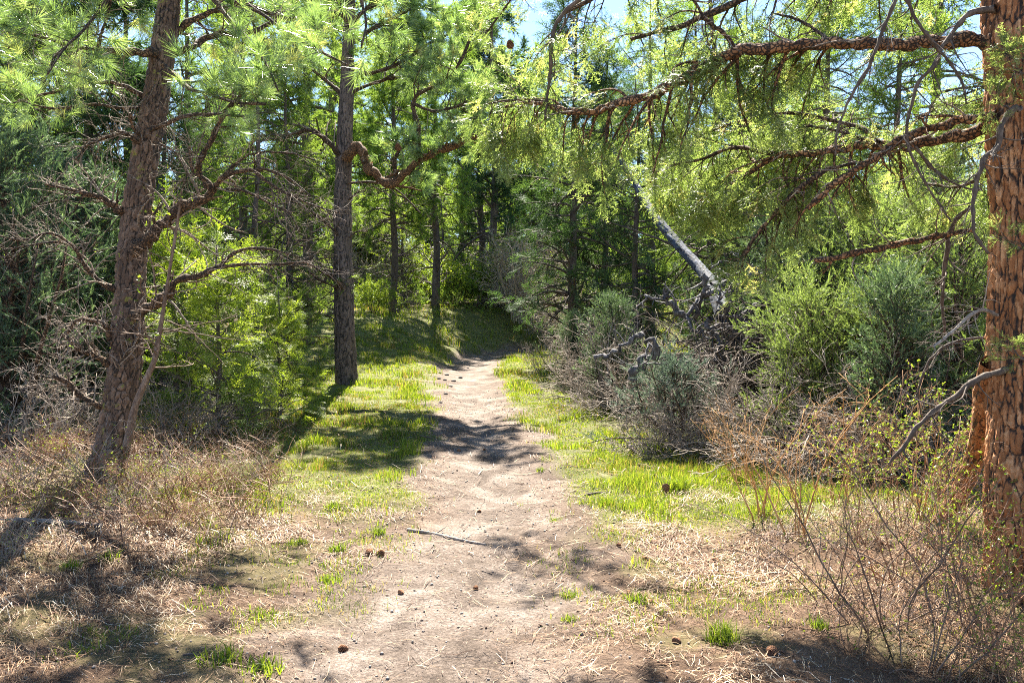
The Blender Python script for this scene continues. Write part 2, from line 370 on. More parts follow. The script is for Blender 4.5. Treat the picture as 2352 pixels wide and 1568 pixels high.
def barktrunk(pts, rad, nring, sides, cell=.05, aspect=2.6, depth=.012, seed=1, flare=0.):
    """trunk surface with real bark plates and furrows"""
    Q, R = spline(pts, rad, nring); T, X, Y = frames(Q[None]); X, Y = X[0], Y[0]
    s = np.concatenate([[0], np.cumsum(np.linalg.norm(np.diff(Q, axis=0), axis=1))])
    a = np.linspace(0, 2 * np.pi, sides, endpoint=False); A, SS = np.meshgrid(a, s)
    nu = max(5, round(2 * np.pi * R.mean() / cell)); CA, SA = np.cos(A), np.sin(A); k = R.mean() / cell
    w1 = fbm(CA * k * .9 + 50 + SS * 3, SA * k * .9 + 50 + SS * 7 / aspect, seed + 1, 3) - .5; w2 = fbm(CA * k + 80, SA * k + 80 + SS * 12, seed + 2, 3) - .5
    u = A / (2 * np.pi) * nu + 1.1 * w1; v = SS / (cell * aspect) + 1.3 * w2
    e, cid = worley(u, v, nu, seed); nf = round(nu * 2.3); e2, cid2 = worley(u / nu * nf, v * 2.7, nf, seed + 3)
    rid = np.abs(fbm(CA * k * 1.3 + 20 + w1 * 2, SA * k * 1.3 + 20 + SS * 5.5 / aspect / cell * .06, seed + 6, 3) - .5) * 9
    pl = np.clip(np.minimum(e * 1.7, rid + .08 * cid), 0, 1); fine_ = np.clip(e2 * 2.2, 0, 1)
    pl = np.clip(pl * (.45 + .55 * fine_ ** .5), 0, 1)
    rr = R[:, None] + depth * (pl ** .7 - .6) * (.6 + .8 * cid) + depth * .3 * (cid2 - .5) + (vnoise(CA * 2 + 5, SA * 2 + SS * 2.5, seed + 4) - .5) * R[:, None] * .14
    if flare: rr = rr + flare * np.exp(-SS / .22) * (.6 + .5 * np.cos(A * 5 + seed) * np.exp(-SS / .4))
    cid = .5 * cid + .5 * cid2
    V = Q[:, None] + rr[..., None] * (np.cos(A)[..., None] * X[:, None] + np.sin(A)[..., None] * Y[:, None])
    i = np.arange(nring - 1)[:, None] * sides; j = np.arange(sides)[None]; j2 = (j + 1) % sides
    F = np.stack([i + j, i + j2, i + sides + j2, i + sides + j], -1).reshape(-1, 4)
    g = Geo(); g.add(V.reshape(-1, 3), F, np.clip(pl, 0, 1).ravel()); g.c = cid.ravel(); return g, Q, R
def barkobj(name, g, mat, parent):
    c = g.c; o = obj(name, g, mat, parent, True); at = o.data.attributes.new('c', 'FLOAT', 'POINT'); at.data.foreach_set('value', c.astype(np.float32)); return o

# ------------------------------------------------------------------ ground and path
def ground_mat():
    m, nt, out = newmat('forest soil')
    v = coords(nt); A = lambda n: attr(nt, n)
    n1 = noise(nt, 60, 6, .7, v); n2 = noise(nt, 2.2, 6, .65, v, .6); n3 = noise(nt, 260, 3, .6, v)
    sc_ = mth(nt, 'ADD', mth(nt, 'MULTIPLY', n1, .36), mth(nt, 'ADD', mth(nt, 'MULTIPLY', n2, .42), mth(nt, 'MULTIPLY', n3, .24)))
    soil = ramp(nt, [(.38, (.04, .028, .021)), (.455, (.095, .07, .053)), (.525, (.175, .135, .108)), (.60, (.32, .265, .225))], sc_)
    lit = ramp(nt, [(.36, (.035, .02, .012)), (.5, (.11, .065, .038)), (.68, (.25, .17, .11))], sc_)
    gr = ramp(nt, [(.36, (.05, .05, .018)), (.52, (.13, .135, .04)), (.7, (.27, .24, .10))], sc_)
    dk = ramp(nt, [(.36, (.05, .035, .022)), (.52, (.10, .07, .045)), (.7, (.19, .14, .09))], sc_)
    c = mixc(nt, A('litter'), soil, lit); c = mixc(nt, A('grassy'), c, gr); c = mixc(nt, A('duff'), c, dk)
    p = nt.nodes.new('ShaderNodeBsdfPrincipled'); nt.links.new(c, p.inputs['Base Color']); p.inputs['Roughness'].default_value = .92; p.inputs['Specular IOR Level'].default_value = .25
    b = nt.nodes.new('ShaderNodeBump'); b.inputs['Strength'].default_value = .8; b.inputs['Distance'].default_value = .03
    n4 = noise(nt, 14, 4, .6, v, .3)
    nt.links.new(mth(nt, 'ADD', mth(nt, 'ADD', n1, mth(nt, 'MULTIPLY', n4, 1.1)), mth(nt, 'MULTIPLY', n3, .45)), b.inputs['Height']); nt.links.new(b.outputs[0], p.inputs['Normal']); nt.links.new(p.outputs[0], out.inputs[0])
    return m
def masks(x, y):
    """grass, litter and duff cover by place"""
    d, s = path_sd(x, y); n = fbm(x * 1.3, y * 1.3, 40); n2 = fbm(x * .5, y * .5, 50)
    ed = d + (n - .5) * .9
    px, py = project(np.stack([x, y, height(x, y)], -1))
    R = (s <= 0)
    # the grass beside the path; right side ends at the shrubs, left side at the brush round the pine
    gR = ss(.0, .35, ed) * ss(5.1, 6.6, y + (n - .5) * 1.5) * ss(5.2, 3.6, d + (n2 - .5) * 1.5)
    gL = ss(.0, .4, ed) * ss(5.3, 6.8, y + d * -.15 + (n - .5) * 1.8) * ss(9.5, 6., d + (n2 - .5) * 2)
    far = ss(.1, .5, ed) * ss(24, 30, y) * .6
    g = np.where(R, gR, np.maximum(gL, gL)); g = np.maximum(g, far * ss(45, 36, y))
    sp = ss(.56, .68, fbm(x * 2.1, y * 2.1, 60)) * ss(-.5, .3, d) * ss(6.5, 5, y) * .42
    g = np.maximum(g, sp)
    lit = ss(-.7, .5, d + (n - .5) * 1.2) * ss(9, 5.5, y) + .25 * ss(.2, .8, d)
    lit = np.maximum(lit, ss(.5, -.05, np.abs(d)) * .35)
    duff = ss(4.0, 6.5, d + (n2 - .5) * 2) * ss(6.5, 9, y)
    return np.clip(g, 0, 1), np.clip(lit, 0, 1), np.clip(duff, 0, 1)
ys = np.concatenate([np.linspace(-40, -1, 24), np.linspace(-.8, 2.2, 14), 2.4 + np.cumsum(np.geomspace(.022, .30, 430)), ])
ys = np.concatenate([ys, ys[-1] + np.cumsum(np.geomspace(.5, 30, 60))])
us = np.linspace(-1, 1, 441); us = np.sign(us) * np.abs(us) ** 1.35
YY, UU = np.meshgrid(ys, us, indexing='ij'); HW = 9 + np.abs(YY) * 1.0; HW = np.where(YY < 3, np.maximum(HW, 12), HW); XX = UU * HW
ZZ = height(XX, YY)
V = np.stack([XX, YY, ZZ], -1).reshape(-1, 3); ny, nx = XX.shape
i = np.arange(ny - 1)[:, None] * nx; j = np.arange(nx - 1)[None]
F = np.stack([i + j, i + j + 1, i + nx + j + 1, i + nx + j], -1).reshape(-1, 4)
fc = V[F].mean(1); d, s = path_sd(fc[:, 0], fc[:, 1]); ed = d + (fbm(fc[:, 0] * 1.6, fc[:, 1] * 1.6, 70) - .5) * .8
inp = (ed < 0) & (fc[:, 1] > -5)
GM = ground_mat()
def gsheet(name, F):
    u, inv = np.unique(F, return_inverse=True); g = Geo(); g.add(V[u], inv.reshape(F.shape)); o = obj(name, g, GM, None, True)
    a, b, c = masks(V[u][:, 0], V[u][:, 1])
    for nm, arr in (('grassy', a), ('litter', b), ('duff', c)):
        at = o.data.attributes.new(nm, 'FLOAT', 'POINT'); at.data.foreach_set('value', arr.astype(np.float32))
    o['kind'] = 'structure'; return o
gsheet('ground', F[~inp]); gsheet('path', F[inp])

# grass -----------------------------------------------------------------
def blades(geo, x, y, h, wd, rng, lean=.5, v=None, z=None):
    n = len(x); z = height(x, y) - .005 if z is None else z; a = rng.random(n) * 2 * np.pi; fx = rng.random(n) * 2 * np.pi
    ln = lean * rng.random(n) * h; tx, ty = np.cos(a) * ln, np.sin(a) * ln; sx, sy = np.cos(fx) * wd * .5, np.sin(fx) * wd * .5
    b = np.stack([x, y, z], 1); s = np.stack([sx, sy, 0 * sx], 1)
    m = b + np.stack([tx * .3, ty * .3, h * .6], 1); t = b + np.stack([tx, ty, h * (1 - .25 * (ln / np.maximum(h, 1e-6)) ** 2)], 1)
    Vb = np.stack([b - s, b + s, m + s * .8, m - s * .8, t], 1).reshape(-1, 3); k = np.arange(n)[:, None] * 5
    vv = np.repeat(rng.random(n) if v is None else v, 5); base = geo.n
    geo.add(Vb, k + np.array([[0, 1, 2, 3]]), vv); geo.F.append(base + k + np.array([[3, 2, 4]])); geo.V.append(np.zeros((0, 3))); geo.A.append(np.zeros(0))
M_grass = foliage('grass blades', [(0, (.22, .14, .07)), (.2, (.38, .31, .15)), (.28, (.06, .10, .015)), (.65, (.13, .20, .022)), (1, (.28, .33, .05))], .5, .5, .35, (1.3, 1.3, .5))
rng = rg(5); G = Geo(); want = 0
for (y0, y1, hw, nn, hh, wd) in ((5, 9, 5.5, 230000, .05, .0055), (9, 15, 8, 230000, .062, .009), (15, 25, 12, 190000, .085, .014), (25, 40, 16, 90000, .12, .024)):
    y = rng.uniform(y0, y1, nn); x = rng.uniform(-hw, hw, nn); g, _, du = masks(x, y)
    cl = fbm(x * 2.2, y * 2.2, 81); dn = g * ss(.36, .56, cl + .10) * (1 - .8 * du); k = rng.random(nn) < dn
    x, y, cl = x[k], y[k], cl[k]; h = hh * rng.uniform(.35, 1.25, len(x)) * (.45 + 1.7 * ss(.45, .75, fbm(x * 2.6, y * 2.6, 83))); 
    vv = np.clip(.08 + 1.05 * rng.random(len(x)) ** .8 - .25 * (fbm(x * 1.1, y * 1.1, 90) < .47), 0, 1)
    blades(G, x, y, h, wd * rng.uniform(.6, 1.2, len(x)), rng, .8, vv)
# sparse young blades in the near litter and along the path's verges
y = rng.uniform(2.6, 7, 130000); x = rng.uniform(-4, 4, 130000); d, s = path_sd(x, y); cl = fbm(x * 3, y * 3, 101)
k = (rng.random(130000) < ss(.54, .70, cl) * ss(-.55, .15, d) * .9); x, y = x[k], y[k]
blades(G, x, y, .035 * rng.uniform(.4, 1.6, len(x)), .004, rng, 1.2)
go = obj('grass', G, M_grass); go['kind'] = 'stuff'; go['label'] = 'short yellow-green spring grass on both sides of the dirt path'

# fallen pine needles and straw --------------------------------------------
def straw(geo, x, y, L, wd, rng, lift=.012, v=None):
    n = len(x); a = rng.random(n) * 2 * np.pi; dx, dy = np.cos(a) * L / 2, np.sin(a) * L / 2; sx, sy = -np.sin(a) * wd / 2, np.cos(a) * wd / 2
    l1 = lift * rng.random(n); l2 = lift * rng.random(n); lm = lift * rng.random(n) + .003; cx = rng.normal(size=n) * L * .035
    def pt(x, y, l): return np.stack([x, y, height(x, y) + .003 + l], 1)
    s = np.stack([sx, sy, 0 * sx], 1); a0 = pt(x - dx, y - dy, l1); m = pt(x + cx * -np.sin(a), y + cx * np.cos(a), lm); b = pt(x + dx, y + dy, l2)
    Vb = np.stack([a0 - s * .5, a0 + s * .5, m + s, m - s, b + s * .5, b - s * .5], 1).reshape(-1, 3); k = np.arange(n)[:, None, None] * 6
    geo.add(Vb, (k + np.array([[[0, 1, 2, 3], [3, 2, 4, 5]]])).reshape(-1, 4), np.repeat(rng.random(n) if v is None else v, 6))
M_straw = foliage('pine straw', [(0, (.025, .012, .008)), (.35, (.12, .05, .022)), (.62, (.29, .16, .075)), (.85, (.50, .37, .22)), (1, (.80, .70, .55))], .15, .6, .3, (1, 1, 1))
G = Geo(); 
for (y0, y1, hw, nn, L, wd, lift) in ((2.3, 4.6, 3.2, 100000, .06, .0028, .022), (4.6, 7.5, 4.8, 110000, .08, .0042, .03), (7.5, 14, 8, 70000, .12, .0075, .05)):
    y = rng.uniform(y0, y1, nn); x = rng.uniform(-hw, hw, nn); g, li, du = masks(x, y); d, s = path_sd(x, y)
    dn = np.clip(li * 1.0 - .75 * g + .2 * du, 0, 1) * (.10 + .85 * ss(.42, .60, fbm(x * 1.9, y * 1.9, 120))) * (.25 + .75 * ss(-.5, .4, d)) + .05
    k = rng.random(nn) < dn; x, y = x[k], y[k]; vv = np.clip(rng.random(len(x)) ** 1.1 * .9 + .55 * (fbm(x * 1.5, y * 1.5, 131) - .48), 0, 1)
    straw(G, x, y, L * (.3 + 2.2 * rng.random(len(x)) ** 3), wd * rng.uniform(.5, 1.3, len(x)), rng, lift * (.7 + .9 * ss(0, 1.5, path_sd(x, y)[0])), vv)
so = obj('pine_litter', G, M_straw); so['kind'] = 'stuff'; so['label'] = 'fallen pine needles and dry straw over the verges'
# pebbles and crumbs of soil
M_peb = wood('pebble', (.10, .075, .06), (.26, .21, .17), (.5, .44, .38), 60, 1, .3)
y = 2.4 + 13 * rng.random(16000) ** 1.6; x = rng.uniform(-3.5, 3.5, 16000); d, s = path_sd(x, y); k = d < .9; x, y = x[k], y[k]
ico = np.array([(1, 0, 0), (-1, 0, 0), (0, 1, 0), (0, -1, 0), (0, 0, .7), (0, 0, -.7)]); icf = np.array([(0, 2, 4), (2, 1, 4), (1, 3, 4), (3, 0, 4), (2, 0, 5), (1, 2, 5), (3, 1, 5), (0, 3, 5)])
G = Geo(); sz = .002 + .010 * rng.random(len(x)) ** 9 + .0004 * y; scatter(G, (ico, icf), np.stack([x, y, height(x, y) + sz * .3], 1), unit(rng.normal(size=(len(x), 3)) * .4 + [0, 0, 1]), sz, rng)
go = obj('gravel', G, M_peb); go['kind'] = 'stuff'; go['label'] = 'small pebbles and grit scattered on the dirt path'

# crumbs of bark, cone scales and short dark twigs
M_crumb = wood('bark crumbs', (.03, .016, .010), (.11, .055, .032), (.26, .15, .09), 40, 1, .4)
G = Geo(); n = 9000; y = 2.4 + 10 * rng.random(n) ** 1.5; x = rng.uniform(-6, 6, n); d, s = path_sd(x, y); k = rng.random(n) < (.22 + .78 * ss(-.5, .4, d)) * (.3 + ss(.4, .6, fbm(x * 2, y * 2, 140))); x, y = x[k], y[k]
sz = .004 + .011 * rng.random(len(x)) ** 3; scatter(G, (ico * [1.6, .6, .5], icf), np.stack([x, y, height(x, y) + .004], 1), unit(rng.normal(size=(len(x), 3)) * .35 + [0, 0, 1]), sz, rng)
n = 2600; y = 2.4 + 10 * rng.random(n) ** 1.3; x = rng.uniform(-6, 6, n); d, s = path_sd(x, y); k = rng.random(n) < .12 + .88 * ss(-.3, .6, d); x, y = x[k], y[k]; a = rng.random(len(x)) * 6.28
C = grow(np.stack([x, y, height(x, y) + .006], 1), np.stack([np.cos(a), np.sin(a), 0 * a], 1), .03 + .22 * rng.random(len(x)) ** 2.5, 6, rng, .16); C[:, :, 2] = height(C[:, :, 0], C[:, :, 1]) + .006 + .012 * rng.random((len(C), 6))
tubes(G, C, (.0016 + .0035 * rng.random((len(x), 1)) ** 2) * np.linspace(1, .5, 6)[None], 4)
go = obj('forest_debris', G, M_crumb); go['kind'] = 'stuff'; go['label'] = 'dark bark crumbs and short twigs scattered over path and litter'
# thicket of thin dry stems round the left pine
M_dry = foliage('dry thicket stems', [(0, (.07, .035, .022)), (.4, (.22, .11, .06)), (.75, (.42, .26, .16)), (1, (.60, .48, .37))], .1, .6, .3, (1, 1, 1))
G = Geo(); n = 15000; y = rng.uniform(4.6, 10.5, n); x = rng.uniform(-9, 0, n); px, py = project(np.stack([x, y, height(x, y)], -1)); c = fbm(x * 1.8, y * 1.8, 150)
edge = ss(700, 560, px + 260 * (c - .5)) * ss(1330, 1210, py + (px - 300) * .12 + 120 * (c - .5)) * ss(930, 1010, py); k = rng.random(n) < edge * ss(.3, .55, c + .1); x, y = x[k], y[k]; n = len(x)
a = rng.random(n) * 6.28; up_ = rng.random(n); L = rng.uniform(.12, .42, n); d3 = unit(np.stack([np.cos(a) * 1.0, np.sin(a) * 1.0, .25 + 1.5 * up_], 1))
C = grow(np.stack([x, y, height(x, y) + .01 + .12 * rng.random(n)], 1), d3, L, 6, rng, .17, (0, 0, -.5)); tubes(G, C, rng.uniform(.002, .0042, (n, 1)) * np.linspace(1, .4, 6)[None], 3, rng.random(n), cap=False)
go = obj('dry_thicket', G, M_dry); go['kind'] = 'stuff'; go['label'] = 'tangle of thin reddish dry stems round the foot of the left pine'

# ------------------------------------------------------------------ the three big trees
M_needle = foliage('pine needles', [(0, (.10, .16, .06)), (.5, (.24, .34, .14)), (.9, (.42, .52, .26)), (1, (.50, .48, .22))], .42, .22, 1.)
M_fir = foliage('fir needles', [(0, (.08, .12, .04)), (.45, (.19, .25, .09)), (.85, (.36, .42, .19)), (1, (.50, .43, .22))], .6, .4, .4, (1.25, 1.3, .7))
M_barkL = plated('grey-brown pine bark', (.008, .005, .003), (.04, .023, .015), (.11, .068, .045), (.28, .19, .135), 90, 1)
M_barkC = plated('dark pine bark', (.014, .010, .008), (.06, .042, .034), (.125, .09, .072), (.22, .16, .13))
M_barkR = plated('orange pine bark', (.018, .010, .008), (.10, .036, .012), (.32, .125, .042), (.66, .38, .20), 70)
M_limb = limbark('branch bark', (.016, .010, .007), (.055, .034, .02), (.14, .082, .045), (.30, .18, .10))
M_limbo = limbark('orange branch bark', (.02, .012, .007), (.10, .048, .02), (.27, .125, .05), (.50, .29, .15), 38)
M_twig = wood('dry grey twig', (.10, .075, .06), (.25, .20, .16), (.46, .40, .34), 60, .4, .3)
M_dark = wood('dark twig', (.035, .026, .02), (.09, .065, .05), (.2, .155, .12), 60, .4, .3)
T_tuft = t_tuft(80, .165, .0050, 2); T_tufts = t_tuft(50, .11, .0042, 3, .08); T_tuftm = t_tuft(48, .18, .011, 4, .12)
T_spray = t_spray(.14, .018, .0054, 6, 4, .4, .0065); T_sprayb = t_spray(.20, .02, .0048, 7, 6, .3, .0085)

def rough(geo, rng, amp, Q):  # lumpy limb surface
    V = geo.V[-2] if len(geo.V[-1]) == 0 else geo.V[-1]
    V += (fbm(V[:, 0] * 40 + V[:, 2] * 17, V[:, 1] * 40 + V[:, 2] * 31, 5) - .5)[:, None] * amp * rng.normal(size=V.shape) 
def limb(parent, *a, **k): return limb_(parent, *a, **k)
def limb_(parent, pts, hw, Y0, Y1, mat, seed, tw=(10, .35), sub=(5, .14), fol=None, fmat=None, t0=.25, bend=(0, 0, 0), Ys=None, ang=.9, tmat=None, nper=(4, 1.), fscale=1., dead=(0, .3), sides=10, flat=.6, bias=None):
    """one branch: the limb itself and its twigs as the part, its needles as a sub-part"""
    rng = rg(seed); n = len(pts); Y = np.linspace(Y0, Y1, n) if Ys is None else np.asarray(Ys, float)
    if np.isscalar(hw): hw = np.linspace(hw, hw * .3, n)
    hw = np.interp(np.linspace(0, 1, n), np.linspace(0, 1, len(hw)), hw)
    p3 = np.array([P(a, b, y) for (a, b), y in zip(pts, Y)]); r3 = hw / FPX * Y
    Q, R = spline(p3, r3, max(24, 8 * n)); g = Geo(); R2 = R * (1 + .5 * (vnoise(np.arange(len(R)) * .45, np.zeros(len(R)), seed) - .5))
    Qn = Q + (np.stack([vnoise(np.arange(len(R)) * .3, np.full(len(R), k * 9.), seed + k) for k in range(3)], 1) - .5) * R[:, None] * .8; Qn[0] = Q[0]
    tubes(g, Qn, R2, sides); V = g.V[0]; c = np.repeat(Qn, sides, 0); V += (V - c) * (.35 * (vnoise(V[:, 0] * 60 + V[:, 2] * 23, V[:, 1] * 60 + V[:, 2] * 37, seed) - .45))[:, None]
    A, RA = Qn[None], R[None]; F = Geo()
    C1, R1 = spawn(A, RA, tw[0], t0, 1., ang, tw[1], 9, rng, .16, bend, .42, flat, .3, .45, .0018, bias, .9); tubes(g, C1, R1, 5, .5 if fol is not None or mat is M_limbo else np.where(rng.random(len(C1)) < .6, 1., .5))
    if dead[0]:
        D1, S1 = spawn(A, RA, dead[0], .12, .95, ang, dead[1], 10, rng, .13, (0, 0, -.1), .3, 1., .3, .3, .0018, None, 1.3); tubes(g, D1, S1, 5, 1. if mat is not M_dark else .5)
        D2, S2 = spawn(D1, S1, 3, .3, 1, .8, dead[1] * .5, 7, rng, .13, (0, 0, 0), .75, curl=1.3); tubes(g, D2, S2, 3, 1. if mat is not M_dark else .5)
    if sub[0]:
        C2, R2_ = spawn(C1, R1, sub[0], .2, 1., .75, sub[1], 6, rng, .15, bend, .7, flat); tubes(g, C2, R2_, 3)
    b = obj('branch', g, mat, parent, True)
    if fol is not None:
        k, jit = nper; src = C2 if sub[0] else C1
        pp, dd = tips(src); q1, e1 = tips(C1); pos = [pp, q1]; ax = [dd, e1]
        if k > 1:
            a, c_ = along(src, k - 1, .25, 1, rng); pos.append(a); ax.append(unit(c_ + .5 * jit * randperp(c_, rng)))
        pos = np.concatenate(pos); ax = np.concatenate(ax); v0 = np.clip(.5 + .22 * rng.normal(size=len(pos)), 0, 1)
        scatter(F, fol, pos, unit(ax + .15 * rng.normal(size=ax.shape)), fscale * rng.uniform(.7, 1.15, len(pos)), rng, flat=(fol is T_spray or fol is T_sprayb), v=v0)
        obj('needles', F, fmat, b)
    return b
def z1(L): return [(x * .51, y * .51) for x, y in L]
def z2(L): return [(x * .52, 753 + y * .52) for x, y in L]
def z3(L): return [(753 + x * .51, y * .51) for x, y in L]
def z5(L): return [(1506 + x * .51, y * .51) for x, y in L]
def z6(L): return [(1506 + x * .52, 753 + y * .52) for x, y in L]
def trunkline(tab, Y, dY=0.):
    n = len(tab); yy = [Y + dY * i / (n - 1) for i in range(n)]
    return [P(x, r, y) for (x, r, h), y in zip(tab, yy)], [h / FPX * y for (x, r, h), y in zip(tab, yy)]

# --- left pine --------------------------------------------------------------
YL = 7.3
t = thing('ponderosa_pine', 'large leaning grey-barked pine standing in the dry brush on the left', 'pine tree')
pts, rad = trunkline([(215, 1165, 54), (228, 1120, 45), (262, 1013, 37), (285, 857, 36), (298, 700, 33), (302, 612, 32), (326, 408, 30), (362, 204, 28), (389, 0, 24), (402, -150, 25), (415, -420, 21), (420, -800, 14), (415, -1150, 6)], YL)
g, Q, R = barktrunk(pts, rad, 640, 120, .040, 2.6, .021, 3, .09); barkobj('trunk', g, M_barkL, t)
PN = dict(fol=T_tuft, fmat=M_needle, sub=(2, .2), nper=(1, 1.), tmat=M_limb)
LB = [  # pts, half widths, Y0, Y1, twigs, foliage?
 (z1([(700, 240), (665, 238), (560, 235), (450, 225), (380, 220), (250, 185), (150, 160), (0, 140)]), (11, 5, 2.5), 7.2, 6.6, (10, .38), 1),
 (z1([(440, 218), (450, 175), (465, 130), (490, 50), (500, -20)]), (4, 2), 6.9, 6.7, (5, .25), 1),
 (z1([(360, 218), (310, 215), (260, 240), (230, 300)]), (4, 2), 6.85, 6.5, (5, .2), 1),
 (z1([(660, 445), (560, 385), (430, 375), (300, 400), (180, 430), (60, 465)]), (7, 4, 2), 7.3, 6.9, (7, .35), 2),
 (z1([(740, 220), (790, 150), (880, 90), (1000, 40), (1080, 10), (1200, -60)]), (10, 7, 3), 7.3, 7.5, (9, .4), 1),
 (z1([(750, 245), (860, 220), (930, 170), (1050, 150), (1150, 140), (1240, 95), (1350, 80)]), (9, 6, 3), 7.3, 8.2, (10, .35), 2),
 (z1([(590, 1160), (620, 1120), (680, 1070), (740, 1010), (830, 930), (920, 890), (970, 840), (1020, 790), (1100, 770), (1200, 765), (1290, 800), (1400, 880)]), (17, 14, 9, 5, 2), 7.25, 6.6, (10, .3), 0),
 (z1([(940, 850), (900, 770), (910, 700), (960, 620), (1020, 490), (1070, 460), (1105, 340), (1110, 300)]), (9, 5, 3), 6.85, 6.3, (9, .3), 1),
 (z1([(930, 810), (870, 770), (855, 700), (850, 660)]), (5, 2), 6.8, 6.7, (3, .15), 0),
 (z1([(1020, 850), (1100, 860), (1200, 910), (1300, 960), (1350, 1045)]), (3.5, 1.5), 6.8, 6.6, (6, .25), 0),
 (z1([(1150, 775), (1250, 850), (1400, 920), (1530, 960)]), (4, 1.8), 6.7, 6.4, (6, .3), 0),
 (z1([(1000, 800), (1060, 740), (1150, 690), (1300, 690), (1420, 720)]), (3.5, 1.5), 6.8, 6.9, (6, .3), 0),
 (z1([(600, 1425), (680, 1380), (760, 1320), (800, 1260), (900, 1240), (1000, 1190), (1070, 1130), (1200, 1120), (1350, 1160)]), (13, 9, 5, 2), 7.2, 6.7, (8, .25), 0),
 (z1([(985, 1200), (1120, 1190), (1250, 1190), (1370, 1180), (1480, 1240)]), (4, 1.6), 6.85, 6.6, (6, .3), 0),
 (z1([(560, 960), (530, 940), (460, 890), (370, 870), (300, 850), (200, 830)]), (11, 6, 2), 7.3, 6.8, (8, .25), 0),
 (z1([(540, 1310), (515, 1300), (430, 1250), (370, 1180), (330, 1110), (250, 1090), (100, 1110), (0, 1130)]), (10, 6, 3, 1.6), 7.3, 6.7, (9, .3), 0),
 (z1([(330, 1105), (230, 1050), (100, 1080), (-20, 1060)]), (4, 1.6), 7.0, 6.8, (6, .3), 0),
 (z1([(520, 1560), (500, 1530), (480, 1470), (440, 1450), (350, 1440), (300, 1500), (220, 1560)]), (9, 5, 2), 7.25, 6.9, (6, .25), 0),
 (z1([(630, 650), (560, 600), (480, 620), (400, 650), (340, 720)]), (6, 2), 7.2, 6.8, (7, .3), 0),
 (z1([(650, 630), (600, 570), (585, 510)]), (5, 3), 7.1, 6.9, (2, .1), 0),
 (z1([(690, 640), (780, 680), (840, 780), (820, 850)]), (3, 1.2), 6.9, 6.7, (5, .25), 0),
 (z2([(480, 160), (440, 130), (380, 110), (330, 80), (300, 40)]), (8, 3), 7.2, 6.9, (5, .25), 0),
 (z2([(450, 350), (430, 340), (350, 290), (290, 240), (230, 210)]), (9, 4), 7.15, 6.9, (4, .2), 0),
 (z2([(500, 210), (545, 130), (600, 60), (640, -20)]), (5, 4), 7.0, 7.2, (3, .12), 0),
 # leafy sprays that come down from above the frame
 ([(402, -150), (300, -120), (190, -60), (110, 10), (60, 60), (20, 110)], (9, 5, 2), 7.2, 6.2, (10, .35), 1),
 ([(400, -100), (330, -70), (250, 0), (200, 60), (150, 110), (110, 170)], (8, 4, 2), 7.2, 6.0, (10, .32), 1),
 ([(402, -150), (480, -90), (560, 0), (640, 60), (720, 110), (800, 150)], (9, 5, 2), 7.2, 6.3, (12, .38), 1),
 ([(395, -60), (470, -20), (540, 60), (600, 130), (640, 210)], (7, 4, 2), 7.2, 6.2, (10, .35), 1),
 ([(375, 150), (430, 200), (480, 215), (540, 235), (610, 240)], (6, 3), 7.1, 6.2, (10, .26), 1),
 ([(345, 300), (420, 268), (480, 262), (560, 268)], (5, 3), 7.1, 6.3, (8, .26), 1),
 ([(360, 230), (300, 250), (220, 240), (130, 250), (40, 230)], (5, 2), 7.3, 7.0, (9, .3), 2),
 ([(410, -300), (560, -260), (720, -150), (800, -60), (840, 40), (830, 110)], (9, 5, 2), 7.3, 6.2, (12, .4), 1),
]
for i, (p, hw, a, b, tw, f) in enumerate(LB):
    kw = dict(PN) if f else dict(sub=(5, .12))
    if f == 2: kw.update(fol=T_tufts, sub=(3, .14))
    hw = np.asarray(hw) * .95
    if f == 1: tw = (max(3, int(tw[0] * .7)), tw[1] * 1.1)
    limb(t, p, hw, a, b, M_limb, 200 + i, tw=tw, dead=((7, .4) if f else (20, .5)), t0=(.3 if f else .12), bend=(0, -.1, .5 if f else 0), **kw)
# two limbs out of frame above, towards and away from the viewer
for i, (dx, dy) in enumerate(((.5, 1.),)):
    g_ = rg(300 + i); z0 = 4.6 + i * .55; X0 = -2.95; a0 = np.array([X0, YL, z0]); pl = [a0 + np.array([dx, dy, .12]) * s for s in (0, .5, 1.1, 1.7)]
    pr_ = [project(q) for q in pl]; limb(t, [(float(u_), float(v_)) for u_, v_ in pr_], (9, 5, 2), 0, 0, M_limb, 320 + i, tw=(12, .5), bend=(0, 0, .4), Ys=[q[1] for q in pl], **PN)

